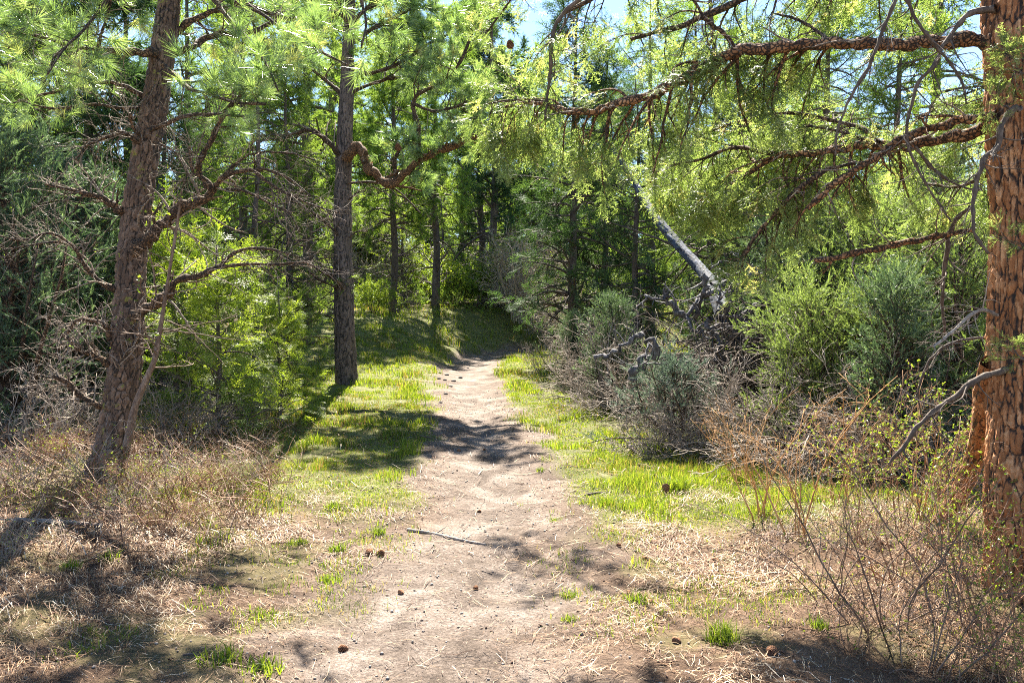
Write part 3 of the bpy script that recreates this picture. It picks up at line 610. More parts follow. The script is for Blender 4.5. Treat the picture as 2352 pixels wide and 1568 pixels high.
# --- centre pine ------------------------------------------------------------
YC = 15.3
t = thing('ponderosa_pine', 'slim upright dark-barked pine beside the bend of the path', 'pine tree')
bz = ground(798, 884); YC = float(bz[1])
pts, rad = trunkline([(800, 905, 29), (798, 884, 26), (793, 800, 23.5), (790, 714, 23), (788, 600, 21), (787, 510, 20), (790, 357, 18.5), (797, 204, 16), (804, 0, 10.5), (808, -120, 9), (812, -320, 6), (815, -560, 2)], YC)
g, Q, R = barktrunk(pts, rad, 560, 90, .05, 3.4, .018, 11, .05); barkobj('trunk', g, M_barkC, t)
CN = dict(fol=T_tuftm, fmat=M_needle, sub=(4, .3), nper=(2, 1.))
CB = [
 (z3([(80, 720), (100, 690), (140, 670), (180, 740), (220, 800), (270, 830), (330, 800), (400, 730), (480, 690), (560, 660), (650, 620), (700, 590), (780, 550)]), (12, 11, 9, 8, 4), 15., 14.2, (13, .6), 1),
 (z3([(400, 725), (410, 640), (405, 560), (385, 480), (400, 430), (450, 400), (520, 370), (590, 290), (640, 180), (680, 60), (690, 0)]), (6.5, 5, 4, 2), 14.6, 14., (16, .7), 1),
 (z3([(310, 805), (300, 720), (320, 670), (285, 630)]), (5, 3), 14.8, 14.5, (4, .4), 1),
 (z3([(120, 190), (200, 130), (300, 80), (420, 20)]), (6, 2), 15.2, 15.0, (11, .8), 1),
 (z3([(110, 170), (80, 90), (10, 40), (-60, -20)]), (6, 2), 15.2, 15.0, (9, .7), 1),
 (z3([(60, 700), (0, 640), (-80, 590), (-150, 600), (-200, 630)]), (7, 3), 15.2, 14.6, (9, .7), 0),
 (z3([(60, 1080), (0, 1010), (-80, 950), (-160, 900)]), (4, 1.5), 15.2, 14.8, (7, .6), 0),
 (z3([(70, 1300), (10, 1240), (-60, 1200), (-110, 1180)]), (5, 2), 15.1, 14.7, (6, .5), 0),
 (z3([(40, 1290), (-20, 1270), (-90, 1220)]), (4, 2), 15.1, 14.7, (5, .4), 0),
 (z3([(95, 825), (200, 820), (300, 850), (420, 960)]), (3.5, 1.5), 15.1, 14.9, (6, .5), 0),
 (z3([(95, 1070), (130, 1045), (180, 1040)]), (2.5, 1), 15.0, 14.9, (3, .2), 0),
 (z3([(95, 900), (130, 870), (170, 855)]), (2.5, 1), 15.0, 14.8, (3, .2), 0),
 (z3([(80, 130), (220, 10), (380, -60)]), (6, 2), 15.3, 15.6, (11, .9), 1),
 (z3([(100, 420), (200, 380), (300, 350), (420, 330), (500, 260)]), (5, 2), 15.3, 15.8, (12, .75), 1),
 (z3([(70, 440), (-20, 350), (-120, 300), (-220, 300)]), (5, 2), 15.3, 15.6, (10, .7), 1),
 (z3([(100, -60), (250, -160), (400, -220)]), (6, 2), 15.3, 15.2, (10, .9), 1), (z3([(100, -100), (-50, -200), (-250, -260)]), (6, 2), 15.3, 15.2, (10, .9), 1),
 (z3([(110, 320), (200, 330), (330, 280), (450, 200), (560, 150)]), (5, 2), 15.3, 14.6, (12, .8), 1), (z3([(390, 470), (470, 500), (580, 480), (680, 420)]), (4, 2), 14.4, 14.2, (10, .6), 1),
 (z3([(105, -260), (0, -330), (-150, -380)]), (5, 2), 15.3, 15.6, (9, .8), 1), (z3([(105, -280), (250, -350), (350, -420)]), (5, 2), 15.3, 15., (9, .8), 1),
]
for i, (p, hw, a, b, tw, f) in enumerate(CB):
    if f and i > 2: tw = (int(tw[0] * 1.4), tw[1])
    a += YC - 15.3; b += YC - 15.3; kw = dict(CN) if f else dict(sub=(5, .3))
    limb(t, p, hw, a, b, M_limb if i else M_limbo, 400 + i, tw=tw, dead=((4, .5) if f else (9, .6)), t0=.3 if f else .15, bend=(0, 0, .35 if f else 0), sides=8, **kw)

# --- right pine: trunk at the frame's edge with the big arching limbs -----------
YR = 4.35
t = thing('ponderosa_pine', 'thick orange-barked pine at the right edge with long limbs over the path', 'pine tree')
pts, rad = trunkline([(2380, 1440, 125), (2378, 1390, 106), (2376, 1220, 98), (2374, 1013, 98), (2374, 753, 93), (2376, 459, 92), (2373, 153, 97), (2372, 0, 100), (2372, -300, 94), (2370, -900, 80), (2370, -1500, 60), (2370, -2100, 25)], YR)
g, Q, R = barktrunk(pts, rad, 800, 240, .036, 4.6, .020, 21, .06); barkobj('trunk', g, M_barkR, t)
FN = dict(fol=T_spray, fmat=M_fir, nper=(4, 1.2), bias=(0, 1.1, 0))
RB = [  # pts, hw, Y0, Y1, twigs, sub, mode (1 leafy, 0 bare), material
 (z5([(1560, 190), (1500, 190), (1300, 190), (1100, 200), (900, 200), (700, 205), (500, 220), (370, 230), (250, 290), (100, 370), (0, 420)]) + [(1467, 224), (1416, 240), (1365, 257), (1314, 257), (1263, 245), (1212, 235), (1160, 245)], (19, 14, 13, 12, 12, 12, 11, 11, 10, 9, 7, 5, 3), 4.35, 5.3, (34, .62), (5, .2), 1, M_limbo),
 (z5([(1560, 550), (1500, 560), (1400, 600), (1300, 625), (1200, 645), (1100, 660), (1000, 655), (850, 665), (700, 695), (570, 700), (480, 740), (400, 800), (300, 860), (230, 890)]), (15, 14, 12, 11, 9, 8, 6, 4, 3), 4.35, 5.2, (26, .5), (5, .18), 1, M_limbo),
 (z5([(1540, 520), (1490, 530), (1380, 545), (1250, 575), (1130, 620), (1050, 670), (950, 730), (870, 780), (800, 830), (740, 890), (680, 940)]), (11, 10, 9, 8, 7, 7), 4.3, 4.6, (7, .35), (4, .15), 0, M_limbo),
 (z5([(900, 735), (780, 765), (680, 820), (600, 890), (540, 960), (470, 1040), (410, 1130), (390, 1220)]), (5, 6, 5, 3.5), 4.6, 5.0, (16, .4), (4, .15), 2, M_limb),
 (z5([(570, 700), (450, 680), (350, 665), (200, 720), (100, 740), (0, 780)]), (5, 4, 2), 4.94, 5.5, (16, .5), (5, .18), 1, M_limb),
 (z5([(1010, 640), (930, 580), (830, 550), (700, 520), (560, 510), (400, 540), (200, 610)]), (5, 4, 2), 4.7, 5.4, (20, .5), (5, .18), 1, M_limb),
 (z5([(990, 640), (850, 600), (700, 570), (530, 560)]), (4, 2), 4.7, 5.2, (12, .45), (4, .18), 1, M_limb),
 (z5([(1430, 1030), (1330, 1055), (1200, 1080), (1050, 1110), (900, 1140), (800, 1165), (720, 1170)]), (5, 7, 7, 7, 6), 4.9, 4.7, (3, .2), (3, .1), 0, M_limbo),
 (z5([(1100, -80), (1080, 0), (1040, 90), (1000, 200), (960, 300), (900, 400), (850, 500), (815, 600), (810, 700)]), (5, 4.5, 3.5, 2), 4.0, 4.2, (9, .3), (4, .15), 0, M_dark),
 (z5([(1100, -60), (1130, 0), (1180, 100), (1250, 190), (1320, 280), (1380, 370), (1400, 470)]), (5, 4, 2), 4.1, 4.2, (9, .3), (4, .15), 0, M_dark),
 (z5([(1530, 40), (1490, 45), (1400, 70), (1340, 140), (1290, 220), (1250, 300), (1180, 380), (1150, 480), (1130, 620), (1180, 760), (1250, 880), (1330, 1000)]), (9, 6, 5, 4, 3, 2), 4.3, 4.4, (14, .35), (4, .15), 0, M_dark),
 (z5([(1640, 495), (1610, 495), (1555, 560), (1545, 650), (1480, 720), (1440, 850), (1430, 950), (1440, 1060), (1500, 1140)]), (6, 7, 7, 5, 4, 3), 4.12, 4.1, (9, .3), (4, .12), 0, M_dark),
 (z5([(1170, 660), (1250, 760), (1350, 830), (1450, 860)]), (4, 2), 4.4, 4.5, (6, .3), (4, .12), 0, M_dark),
 (z5([(1420, 930), (1340, 1010), (1310, 1150), (1290, 1300), (1300, 1500)]), (5, 5, 3), 4.8, 5.0, (8, .3), (4, .12), 0, M_dark),
 (z5([(1540, 1420), (1450, 1400), (1330, 1500), (1250, 1560)]), (5, 3), 4.3, 4.2, (6, .25), (3, .1), 0, M_twig),
 (z6([(1560, 180), (1500, 200), (1400, 240), (1320, 300), (1250, 350), (1150, 440), (1080, 540), (1030, 600)]), (7, 7, 6, 5, 3), 4.25, 4.5, (7, .25), (3, .1), 0, M_dark),
 (z6([(1470, 40), (1380, 50), (1280, 80), (1200, 160), (1160, 280), (1170, 380)]), (4, 3, 1.5), 4.5, 4.7, (7, .3), (3, .1), 0, M_dark),
 (z5([(150, -40), (170, 0), (230, 90), (310, 160), (350, 215)]), (3, 5), 4.6, 4.74, (6, .4), (5, .16), 1, M_limb),
 (z5([(780, 190), (760, 170), (700, 120), (610, 80), (520, 60)]), (5, 2), 4.63, 5.0, (7, .4), (5, .16), 1, M_limb),
 (z3([(1160, -40), (1130, 0), (1060, 60), (1020, 140), (1005, 250), (1000, 350), (985, 460), (980, 540)]), (6, 5, 4, 2.5), 5.0, 5.2, (10, .35), (4, .15), 2, M_dark),
 (z3([(980, 460), (900, 450), (800, 455), (700, 470)]), (4, 2), 5.2, 5.5, (14, .4), (5, .18), 1, M_limb),
 ([(2372, -200), (2250, -180), (2050, -120), (1850, -60), (1700, 0), (1560, 60), (1450, 90)], (12, 9, 4), 4.35, 5.6, (17, .6), (5, .2), 1, M_limb),
 ([(2372, -260), (2200, -250), (1950, -220), (1650, -130), (1450, -50), (1300, 30)], (12, 8, 4), 4.35, 5.9, (17, .65), (5, .2), 1, M_limb),
 ([(2360, 230), (2300, 215), (2240, 250), (2170, 240), (2100, 280)], (6, 3), 4.5, 5.2, (14, .4), (5, .16), 1, M_limb),
 ([(2350, 420), (2280, 400), (2200, 430), (2120, 420)], (6, 3), 4.6, 5.4, (12, .4), (5, .16), 1, M_limb),
]
for i, (p, hw, a, b, tw, sub, f, mt) in enumerate(RB):
    kw = dict(FN) if f else {}
    if f == 2: kw['nper'] = (2, 1.)
    limb(t, p, hw, a, b, mt, 500 + i, tw=tw, sub=sub, dead=(6, .3) if f else (8, .28), t0=.28 if f == 1 and i < 2 else .12, bend=(0, .1, -1.5) if f else (0, 0, 0), sides=14 if i < 3 else 8, **kw)
# a long limb out of frame above whose leafy end throws the spots of shade on the path
pl = [np.array(q) for q in ((2.8, 4.4, 6.2), (2.1, 5.6, 6.3), (1.2, 7.1, 5.9), (.3, 8.6, 5.4), (-.35, 9.6, 4.95))]; pr_ = [project(q) for q in pl]
limb(t, [(float(u_), float(v_)) for u_, v_ in pr_], (9, 7, 5, 3, 2), 0, 0, M_limb, 590, tw=(12, .55), sub=(5, .2), t0=.80, Ys=[q[1] for q in pl], dead=(0, .3), **FN)
# small leafy sprays growing straight from the trunk
for i, (px, py) in enumerate(((2320, 130), (2330, 160), (2300, 240), (2320, 560), (2340, 820))):
    limb(t, [(px + 20, py + 10), (px, py), (px - 10, py - 15)], (3, 1), 4.18, 4.05, M_dark, 560 + i, tw=(6, .14), sub=(3, .06), fol=T_spray, fmat=M_fir, nper=(2, 1.), fscale=.6)

# ------------------------------------------------------------------ trees, junipers and shrubs behind
M_jun = foliage('juniper foliage', [(0, (.035, .062, .038)), (.5, (.085, .135, .075)), (1, (.22, .29, .15))], .38, .5, .5, (1.1, 1.2, .7))
M_jung = foliage('pale green juniper foliage', [(0, (.07, .10, .035)), (.5, (.17, .225, .08)), (1, (.34, .40, .17))], .5, .5, .5, (1.2, 1.3, .6))
M_junb = foliage('blue juniper foliage', [(0, (.05, .075, .065)), (.5, (.11, .155, .125)), (1, (.24, .29, .22))], .35, .5, .5, (1, 1.1, .8))
M_far = foliage('far conifer needles', [(0, (.07, .12, .03)), (.5, (.17, .25, .06)), (1, (.32, .40, .12))], .58, .6, .2, (1.3, 1.35, .6))
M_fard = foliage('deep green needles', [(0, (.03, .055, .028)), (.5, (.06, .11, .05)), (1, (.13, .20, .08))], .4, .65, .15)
M_leaf = foliage('young shrub leaves', [(0, (.08, .14, .02)), (.5, (.17, .25, .035)), (1, (.32, .38, .07))], .55, .4, .5, (1.3, 1.3, .5))
M_sap = foliage('bright fir needles', [(0, (.08, .13, .02)), (.5, (.22, .30, .05)), (1, (.44, .50, .12))], .55, .45, .5, (1.3, 1.35, .45))
M_bfar = wood('far bark', (.03, .022, .018), (.085, .062, .05), (.18, .14, .115), 18, .3, .9)
M_red = wood('reddish stem', (.10, .045, .022), (.26, .13, .065), (.48, .29, .16), 60, .4, .3)
M_ochre = wood('ochre stalk', (.20, .09, .03), (.42, .22, .08), (.62, .40, .18), 60, .4, .3)
M_grey = wood('weathered grey wood', (.02, .018, .02), (.07, .065, .07), (.25, .24, .25), 35, .15, 1.)

T_far = t_tuft(20, .26, .022, 12, .16); T_fars = t_spray(.38, .055, .018, 13, 4, .4, .03); T_jun = t_plume(.17, 30, .055, .007, 14, .45); T_junf = t_plume(.24, 26, .09, .013, 15, .5)
T_med = t_spray(.2, .026, .0075, 16, 5, .35, .013); T_leaf = t_leaves(7, .10, .032, 17); T_bud = t_leaves(4, .02, .016, 18)
def conifer(name, seed, H, cb, spread, k, kind, trunkr, bark, needles, k2=7, den=3, fs=1., up=0., lean=0., droop=-.3):
    """proto: thing > trunk, crown (limbs are part of the trunk mesh)"""
    rng = rg(seed); t = bpy.data.objects.new(name, None); n = 26
    s = np.linspace(0, 1, n); w_ = (np.stack([vnoise(s * 5, s * 0, seed), vnoise(s * 5, s * 0, seed + 1)], 1) - .5) * .06 * H * .3; w_[0] = 0
    Tr = np.stack([w_[:, 0] + lean * s * H, w_[:, 1], -.1 + s * H], 1)[None]; Rr = (trunkr * (1 - s) ** .8 + .008)[None]; Rr[0, 0] *= 1.3
    g = Geo(); tubes(g, Tr, Rr, 14); V = g.V[0]; c = np.repeat(Tr[0], 14, 0); V += (V - c) * (.3 * (vnoise(V[:, 0] * 30, V[:, 1] * 30 + V[:, 2] * 9, seed) - .5))[:, None]
    C1, R1 = spawn(Tr, Rr, k, cb, .97, 1.35 - up, spread, 9, rng, .09, (0, 0, droop + up), .42, .5 if kind != 'j' else 1., .25, .72)
    a_ = np.arctan2(C1[:, -1, 1], C1[:, -1, 0]); f_ = (.2 + 1.55 * fbm(a_ * 1.2 + 5, C1[:, 0, 2] / H * 5, seed + 9, 3))[:, None, None]; C1 = C1[:, :1] + (C1 - C1[:, :1]) * f_; tubes(g, C1, R1, 5)
    if kind == 'q':
        D, RD = spawn(Tr, Rr, 26, .02, .8, 1.2, spread * 1.0, 10, rng, .12, (0, 0, .1), .25, .7, .3, .4, .002, None, 1.2); tubes(g, D, RD, 4, 1.)
        D2, RD2 = spawn(D, RD, 6, .3, 1, .8, spread * .3, 6, rng, .15, (0, 0, 0), .7, curl=1.); tubes(g, D2, RD2, 3, 1.)
    if kind != 'j' and cb > .12:
        D, RD = spawn(Tr, Rr, int(k * .45), .06, cb + .05, 1.4, spread * .55, 7, rng, .14, (0, 0, -.2), .28, .5, .3, .2); tubes(g, D, RD, 4)
        D2, RD2 = spawn(D, RD, 5, .3, 1, .8, spread * .25, 5, rng, .2, (0, 0, 0), .6); tubes(g, D2, RD2, 3)
    C2, R2 = spawn(C1, R1, k2, .18, 1., .8, spread * .34, 6, rng, .12, (0, 0, -.15 + up), .5, .4 if kind != 'j' else 1., .3, .5); tubes(g, C2, R2, 3)
    o = obj('trunk', g, bark, t, True)
    tm = dict(p=T_far, f=T_fars, j=T_junf, m=T_med, q=T_jun)[kind]; F = Geo()
    p1, a1 = along(C2, den, .1, 1, rng); p2, a2 = tips(C2); p3, a3 = along(C1, 3, .5, 1, rng); p4, a4 = tips(C1)
    p4 = np.concatenate([p4, Tr[:, -1]]); a4 = np.concatenate([a4, [[0, 0, 1.]]])
    if kind in 'jq': a1 = unit(a1 + .6 * randperp(a1, rng) + [0, 0, .35]); a2 = unit(a2 + [0, 0, .3])
    pos = np.concatenate([p1, p2, p3, p4]); ax = np.concatenate([a1, a2, a3, a4]); ax = unit(ax + .25 * rng.normal(size=ax.shape))
    vv = np.clip(.5 + .2 * rng.normal(size=len(pos)) + .5 * (vnoise(pos[:, 0] * 1.6 + 9, pos[:, 1] * 1.6 + pos[:, 2] * 1.6, seed) - .5), 0, 1)
    scatter(F, tm, pos, ax, fs * rng.uniform(.65, 1.2, len(pos)), rng, flat=kind in 'fm', v=vv)
    obj('crown', F, needles, t); S.collection.objects.link(t); t['category'] = 'tree'; return t
def shrub(name, seed, n, H, spread, mat, leaves=None, lm=None, k=(7, 4), r=.005, lf=2, bend=(0, 0, -.25), wig=.12, fs=1., buds=True, arch=.7, cat='shrub', mr=.0016):
    """proto: thing > stems, leaves"""
    rng = rg(seed); t = bpy.data.objects.new(name, None); a = rng.random(n) * 2 * np.pi; b = .18 * spread * rng.random(n)
    st = np.stack([np.cos(a) * b, np.sin(a) * b, 0 * a - .03], 1); tl = arch * rng.random(n); d = unit(np.stack([np.cos(a) * tl, np.sin(a) * tl, 1 + 0 * a], 1))
    C0 = grow(st, d, H * rng.uniform(.6, 1.25, n), 12, rng, wig * .7, bend, .7); R0 = r * rng.uniform(.6, 1.3, (n, 1)) * np.linspace(1, .3, 12)[None]
    g = Geo(); tubes(g, C0, R0, 5); C1, R1 = spawn(C0, R0, k[0], .2, 1., .65, H * .38, 8, rng, .15, (0, 0, .1), .6, 1., .4, .5, mr); tubes(g, C1, R1, 3)
    C2, R2 = spawn(C1, R1, k[1], .2, 1., .7, H * .16, 5, rng, .16, (0, 0, .1), .7, 1., .5, .5, mr * .8); tubes(g, C2, R2, 3)
    obj('stems', g, mat, t, True)
    if leaves is not None:
        F = Geo(); p1, a1 = along(C2, lf, .1, 1, rng); p2, a2 = tips(C2); p3, a3 = along(C1, lf, .3, 1, rng)
        pos = np.concatenate([p1, p2, p3]); ax = np.concatenate([a1, a2, a3]); q = rng.random(len(pos)) < (1 if not buds else .14); pos, ax = pos[q], ax[q]
        scatter(F, leaves, pos, unit(ax + .4 * rng.normal(size=ax.shape)), fs * rng.uniform(.6, 1.25, len(pos)), rng)
        obj('leaves', F, lm, t)
    S.collection.objects.link(t); t['category'] = cat; return t

M_brn = wood('brown stem', (.05, .03, .02), (.15, .095, .065), (.32, .24, .18), 60, .4, .3)
M_pale = wood('pale twig', (.16, .12, .09), (.36, .29, .22), (.6, .52, .42), 60, .4, .3)
PR = dict(
 pine=conifer('tall_pine', 31, 13., .30, 2.6, 62, 'p', .17, M_bfar, M_far, 8, 3, 1.),
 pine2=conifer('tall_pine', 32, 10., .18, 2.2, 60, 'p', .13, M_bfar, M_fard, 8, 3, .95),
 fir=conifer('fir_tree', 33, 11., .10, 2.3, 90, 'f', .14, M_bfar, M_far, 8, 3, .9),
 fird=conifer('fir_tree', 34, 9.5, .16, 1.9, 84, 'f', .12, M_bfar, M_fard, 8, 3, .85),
 snag=conifer('bare_conifer', 35, 9., .25, 1.5, 60, 'f', .09, M_bfar, M_far, 7, 1, .35),
 sap=conifer('fir_sapling', 36, 2.6, .04, 1.05, 60, 'm', .03, M_bfar, M_sap, 6, 2, 1.1, .15, 0, -.1),
 fsap=conifer('fir_sapling', 37, 3.6, .03, 1.5, 70, 'f', .045, M_bfar, M_sap, 7, 2, .42, .1, 0, -.1),
 jun=conifer('juniper', 38, 3.4, .03, 1.6, 84, 'q', .09, M_limb, M_jun, 8, 4, 1.1, .4, 0, 0),
 junp=conifer('juniper', 39, 2.9, .03, 1.9, 84, 'q', .07, M_limb, M_jung, 8, 4, 1.05, .3, .1, 0),
 junb=conifer('juniper', 40, 1.3, .03, 1.2, 46, 'q', .05, M_limb, M_junb, 7, 4, .8, .3, 0, 0),
)
SH = dict(
 leafy=shrub('leafy_shrub', 51, 26, 1.7, 1.6, M_dark, T_leaf, M_leaf, (8, 4), .009, 2, (0, 0, -.1), fs=1.7, buds=False),
 twiggy=shrub('twiggy_shrub', 52, 40, 2.3, 1.8, M_pale, T_leaf, M_leaf, (8, 4), .02, 1, (0, 0, -.2), fs=1.1, mr=.009),
 brush=shrub('bare_shrub', 53, 28, .62, .9, M_red, T_bud, M_leaf, (8, 4), .0046, 1, (0, 0, -.3), .16, arch=.9),
 brush2=shrub('bare_shrub', 54, 20, .75, .9, M_twig, T_bud, M_leaf, (7, 4), .0046, 1, (0, 0, -.5), .18, arch=1.1),
 stalk=shrub('dry_stalk_clump', 55, 6, 1.0, .5, M_ochre, None, None, (6, 2), .0062, 1, (0, 0, .15), .07, arch=.3),
 arch=shrub('arching_shrub', 56, 9, 1.15, 1.1, M_brn, T_bud, M_leaf, (7, 4), .006, 1, (0, 0, -.9), .15, arch=1.3, fs=.8),
 sparse=shrub('bare_shrub', 59, 12, .7, .8, M_red, T_bud, M_leaf, (6, 3), .0048, 1, (0, 0, -.4), .14, arch=1.),
 green=shrub('budding_shrub', 57, 9, 1.0, .8, M_red, T_bud, M_leaf, (7, 4), .0045, 1, (0, 0, -.1), .12, arch=.5, fs=1.1, buds=False),
 dead=shrub('dead_brush', 58, 44, 1.0, 1.5, M_twig, None, None, (8, 4), .007, 1, (0, 0, -.9), .2, arch=1.6, mr=.003),
)
used = set()
def put(k, label, px, Y, sc=1., rz=None, group=None, name=None, seed=0, row=None, dz=0., sq=1.):
    """a plant at distance Y seen at column px, standing on the ground"""
    src = PR.get(k) or SH[k]
    if row is not None: gpt = ground(px, row); X, Y = gpt[0], gpt[1]
    else: X = (px - 1176) / FPX * Y * math.cos(PITCH)
    loc = (float(X), float(Y), gz(X, Y) + dz); rz = (px * 1.7 + Y) % 6.28 if rz is None else rz
    s3 = (sc, sc, sc * sq)
    if k not in used:
        used.add(k); src.location = loc; src.rotation_euler = (0, 0, rz); src.scale = s3; src['label'] = label; r = src
        if group: r['group'] = group
    else: r = dup(src, label, loc, rz, s3, group)
    if name: r.name = name
    return r
# mid-distance trees that can be told apart (px, distance, ...)
put('pine', 'tall pine whose slim grey trunk shows just left of the centre pine', 706, 21, .92)
put('pine2', 'dark pine with trunk rising above the middle of the path', 1132, 37, 1.5)
put('pine', 'dark-trunked pine directly behind the leafy shrubs at the bend', 1105, 41, 1.15)
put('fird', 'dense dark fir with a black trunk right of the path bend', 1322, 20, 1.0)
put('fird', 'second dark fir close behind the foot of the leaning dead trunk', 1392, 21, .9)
put('snag', 'slim reddish-brown trunk standing behind the leaning dead tree', 1640, 15, 1.05)
put('pine', 'pine with bluish crown above the twiggy shrub at the bend', 1235, 46, 1.1)
put('fir', 'sunlit green fir filling the gap right of the dark firs', 1490, 24, 1.0)
put('fir', 'bright green fir behind the leaning dead trunk', 1600, 27, 1.1)
put('fir', 'broad fir above the pale junipers on the right', 1850, 19, 1.0)
put('snag', 'thin bare grey conifer stem between the root tangle and the pale junipers', 1785, 16, .8)
put('fir', 'fir closing the view just left of the orange trunk', 2150, 17, 1.0)
put('pine2', 'pine in deep shade behind the top left junipers', 210, 13, .85)
put('pine2', 'dark pine at the far left edge behind the juniper', 40, 15, .9)
put('fir', 'green fir behind the leaning left pine', 430, 17, .85)
put('snag', 'bare thin conifer between the left pine and the centre pine', 590, 15, .8)
put('pine', 'pine with airy crown behind the centre pine', 905, 43, 1.2)
put('fird', 'dark fir above the leafy shrubs left of the bend', 985, 44, 1.)
put('snag', 'dead-twigged conifer over the leafy shrubs', 1020, 39, .85)
put('fir', 'fir seen between the far left pine and the bright sapling', 300, 22, 1.)
put('junp', 'pale juniper filling the gap behind the centre pine', 840, 34, 1.3)
put('fir', 'full sunlit fir rising between the orange trunk and the pale junipers', 2060, 12.5, .62)
put('fir', 'sunlit fir directly above the tall pale juniper', 1900, 14, .7)
put('fir', 'yellow-green fir between the leaning dead trunk and the tall pale juniper', 1730, 13.5, .6)
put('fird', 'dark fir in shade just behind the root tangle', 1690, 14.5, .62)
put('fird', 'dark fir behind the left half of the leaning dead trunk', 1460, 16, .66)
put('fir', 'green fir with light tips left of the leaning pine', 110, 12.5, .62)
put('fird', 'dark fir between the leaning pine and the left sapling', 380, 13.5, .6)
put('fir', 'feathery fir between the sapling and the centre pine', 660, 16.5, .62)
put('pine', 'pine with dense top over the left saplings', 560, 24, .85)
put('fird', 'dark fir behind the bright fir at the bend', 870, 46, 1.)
put('fir', 'sunny fir beyond the pale twiggy shrub', 1190, 48, 1.)
put('fir', 'light green fir closing the view beyond the path bend', 1275, 47, 1.)
put('fir', 'tall fir framing the right side of the gap over the path', 1225, 52, 1.3)
put('fir', 'tall pale fir deep in the gap straight over the path', 1065, 54, 1.35)
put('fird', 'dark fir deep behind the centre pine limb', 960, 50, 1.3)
put('fir', 'far light fir just left of the dark fir trunks', 1290, 56, 1.3)
put('pine', 'far pine right behind the bend shrubs', 1170, 58, 1.3)
put('twiggy', 'large pale twiggy thicket right behind the path bend', 1215, 32.5, 1.3)
put('twiggy', 'pale twigs sticking out left of the dark firs', 1330, 25, .75)
put('pine', 'airy pine rising behind the fir sapling at the bend', 1000, 31, .9)
put('pine', 'pine whose crown shades the bank behind the centre pine', 765, 26, .9)
put('jun', 'dark juniper filling the gap between root tangle and pale junipers', 1850, 10.3, .8)
put('jun', 'dark juniper deep behind the pale ones near the orange trunk', 2090, 10.5, 1.)
put('junp', 'low pale juniper spreading below the broken orange limb', 2040, 8.4, .6)
put('junp', 'pale juniper rising above the low ones right of the centre', 1780, 12.5, .9)
put('dead', 'dead branches in deep shade left of the leaning trunk foot', 1480, 11.8, 1.5)
put('dead', 'large tangle of dead branches in front of the pale junipers', 1880, 8.0, 1.3)
put('dead', 'dead branches sprawling beside the leaning orange stem', 2110, 7.4, 1.1)
put('dead', 'dead branches behind the rusty stalks at the grass end', 1730, 8.9, 1.25)
put('dead', 'dead branches poking from the dark juniper at the right bank', 1350, 14, 1.2)
put('dead', 'tall dead brush between the dark firs', 1430, 14.5, 1.4)
put('leafy', 'pale leafy shrub behind the twiggy thicket at the bend', 1190, 37, 1.3)
put('leafy', 'leafy shrub tucked behind the fir sapling at the bend', 985, 36, 1.4)
put('fsap', 'small fir beyond the bend beside the pale twiggy thicket', 1150, 33, .8)
put('pine', 'slim pine standing on the bank between centre pine and bend', 905, 28.5, .8)
# junipers
put('jun', 'dark blue-green juniper at the left edge of the picture', 20, 9.2, 1.0)
put('jun', 'dark juniper close behind the trunk of the leaning left pine', 165, 10.8, .95)
put('jun', 'dusky juniper between two trunks deep on the left', 330, 14.5, .9)
put('sap', 'bright yellow-green fir sapling right behind the leaning left pine', 500, 9.6, .92)
put('sap', 'small drooping yellow-green fir sapling beside the grassy slope', 640, 11.2, .72)
put('sap', 'yellow-green sapling half hidden by the left trunk', 400, 11, 1.1)
put('junb', 'low blue juniper in front of the dead root tangle', 1545, 9.4, .78)
put('jun', 'dark juniper left of the root tangle at the grass edge', 1405, 12.5, .5)
put('jun', 'dark juniper where the right bank meets the path bend', 1315, 15.5, .42)
put('jun', 'shaded dark juniper right behind the root tangle', 1790, 11.5, .85)
put('junp', 'tall pale green juniper in full sun right of the root tangle', 1960, 9.6, .95)
put('junp', 'pale juniper against the left side of the orange trunk', 2190, 8.2, .9)
put('junp', 'small pale juniper at the foot of the taller pale ones', 1880, 8.6, .62)
put('jun', 'dark lower juniper behind the dry stalks on the right', 2060, 7.6, .55)
# shrubs at the bend
put('fsap', 'bushy bright green fir sapling behind the centre pine at the bend', 925, 32, 1.25)
put('leafy', 'dark green leafy shrub left of the path bend', 1045, 33, 1.2)
put('leafy', 'light leafy shrub with yellow-green sprays right at the bend', 1112, 33.5, .95)
put('leafy', 'low leafy shrub at the right foot of the centre pine', 852, 27.5, .7)
put('twiggy', 'pale twiggy shrub behind the end of the path', 1200, 31, 1.3)
put('twiggy', 'bare twiggy shrub left of the dark firs', 1275, 29, 1.1)
put('twiggy', 'grey twiggy shrub behind the bright fir sapling', 860, 33, 1.2)
put('dead', 'heap of pale dead twigs under the fir sapling at the bend', 900, 31, 1.2)
put('dead', 'dead brush under the light leafy shrub', 1130, 32.5, 1.)
put('dead', 'low dead brush at the right side of the bend', 1240, 19, .75)
put('dead', 'tangle of dead twigs under the low blue juniper', 1500, 9.3, .85)
put('dead', 'dead twigs heaped against the root tangle', 1640, 9.0, .8)
put('dead', 'dead twigs in shade beneath the dark juniper by the grass', 1380, 12.2, .85)
put('dead', 'dead brush heaped left of the leaning pine', 80, 8.2, 1.0)
put('dead', 'grey dead brush behind the leaning left pine', 400, 9.4, .85)
put('dead', 'dead twigs at the base of the bright sapling', 560, 10.2, .7)
put('dead', 'dead twigs below the pale junipers', 1930, 7.9, .8)
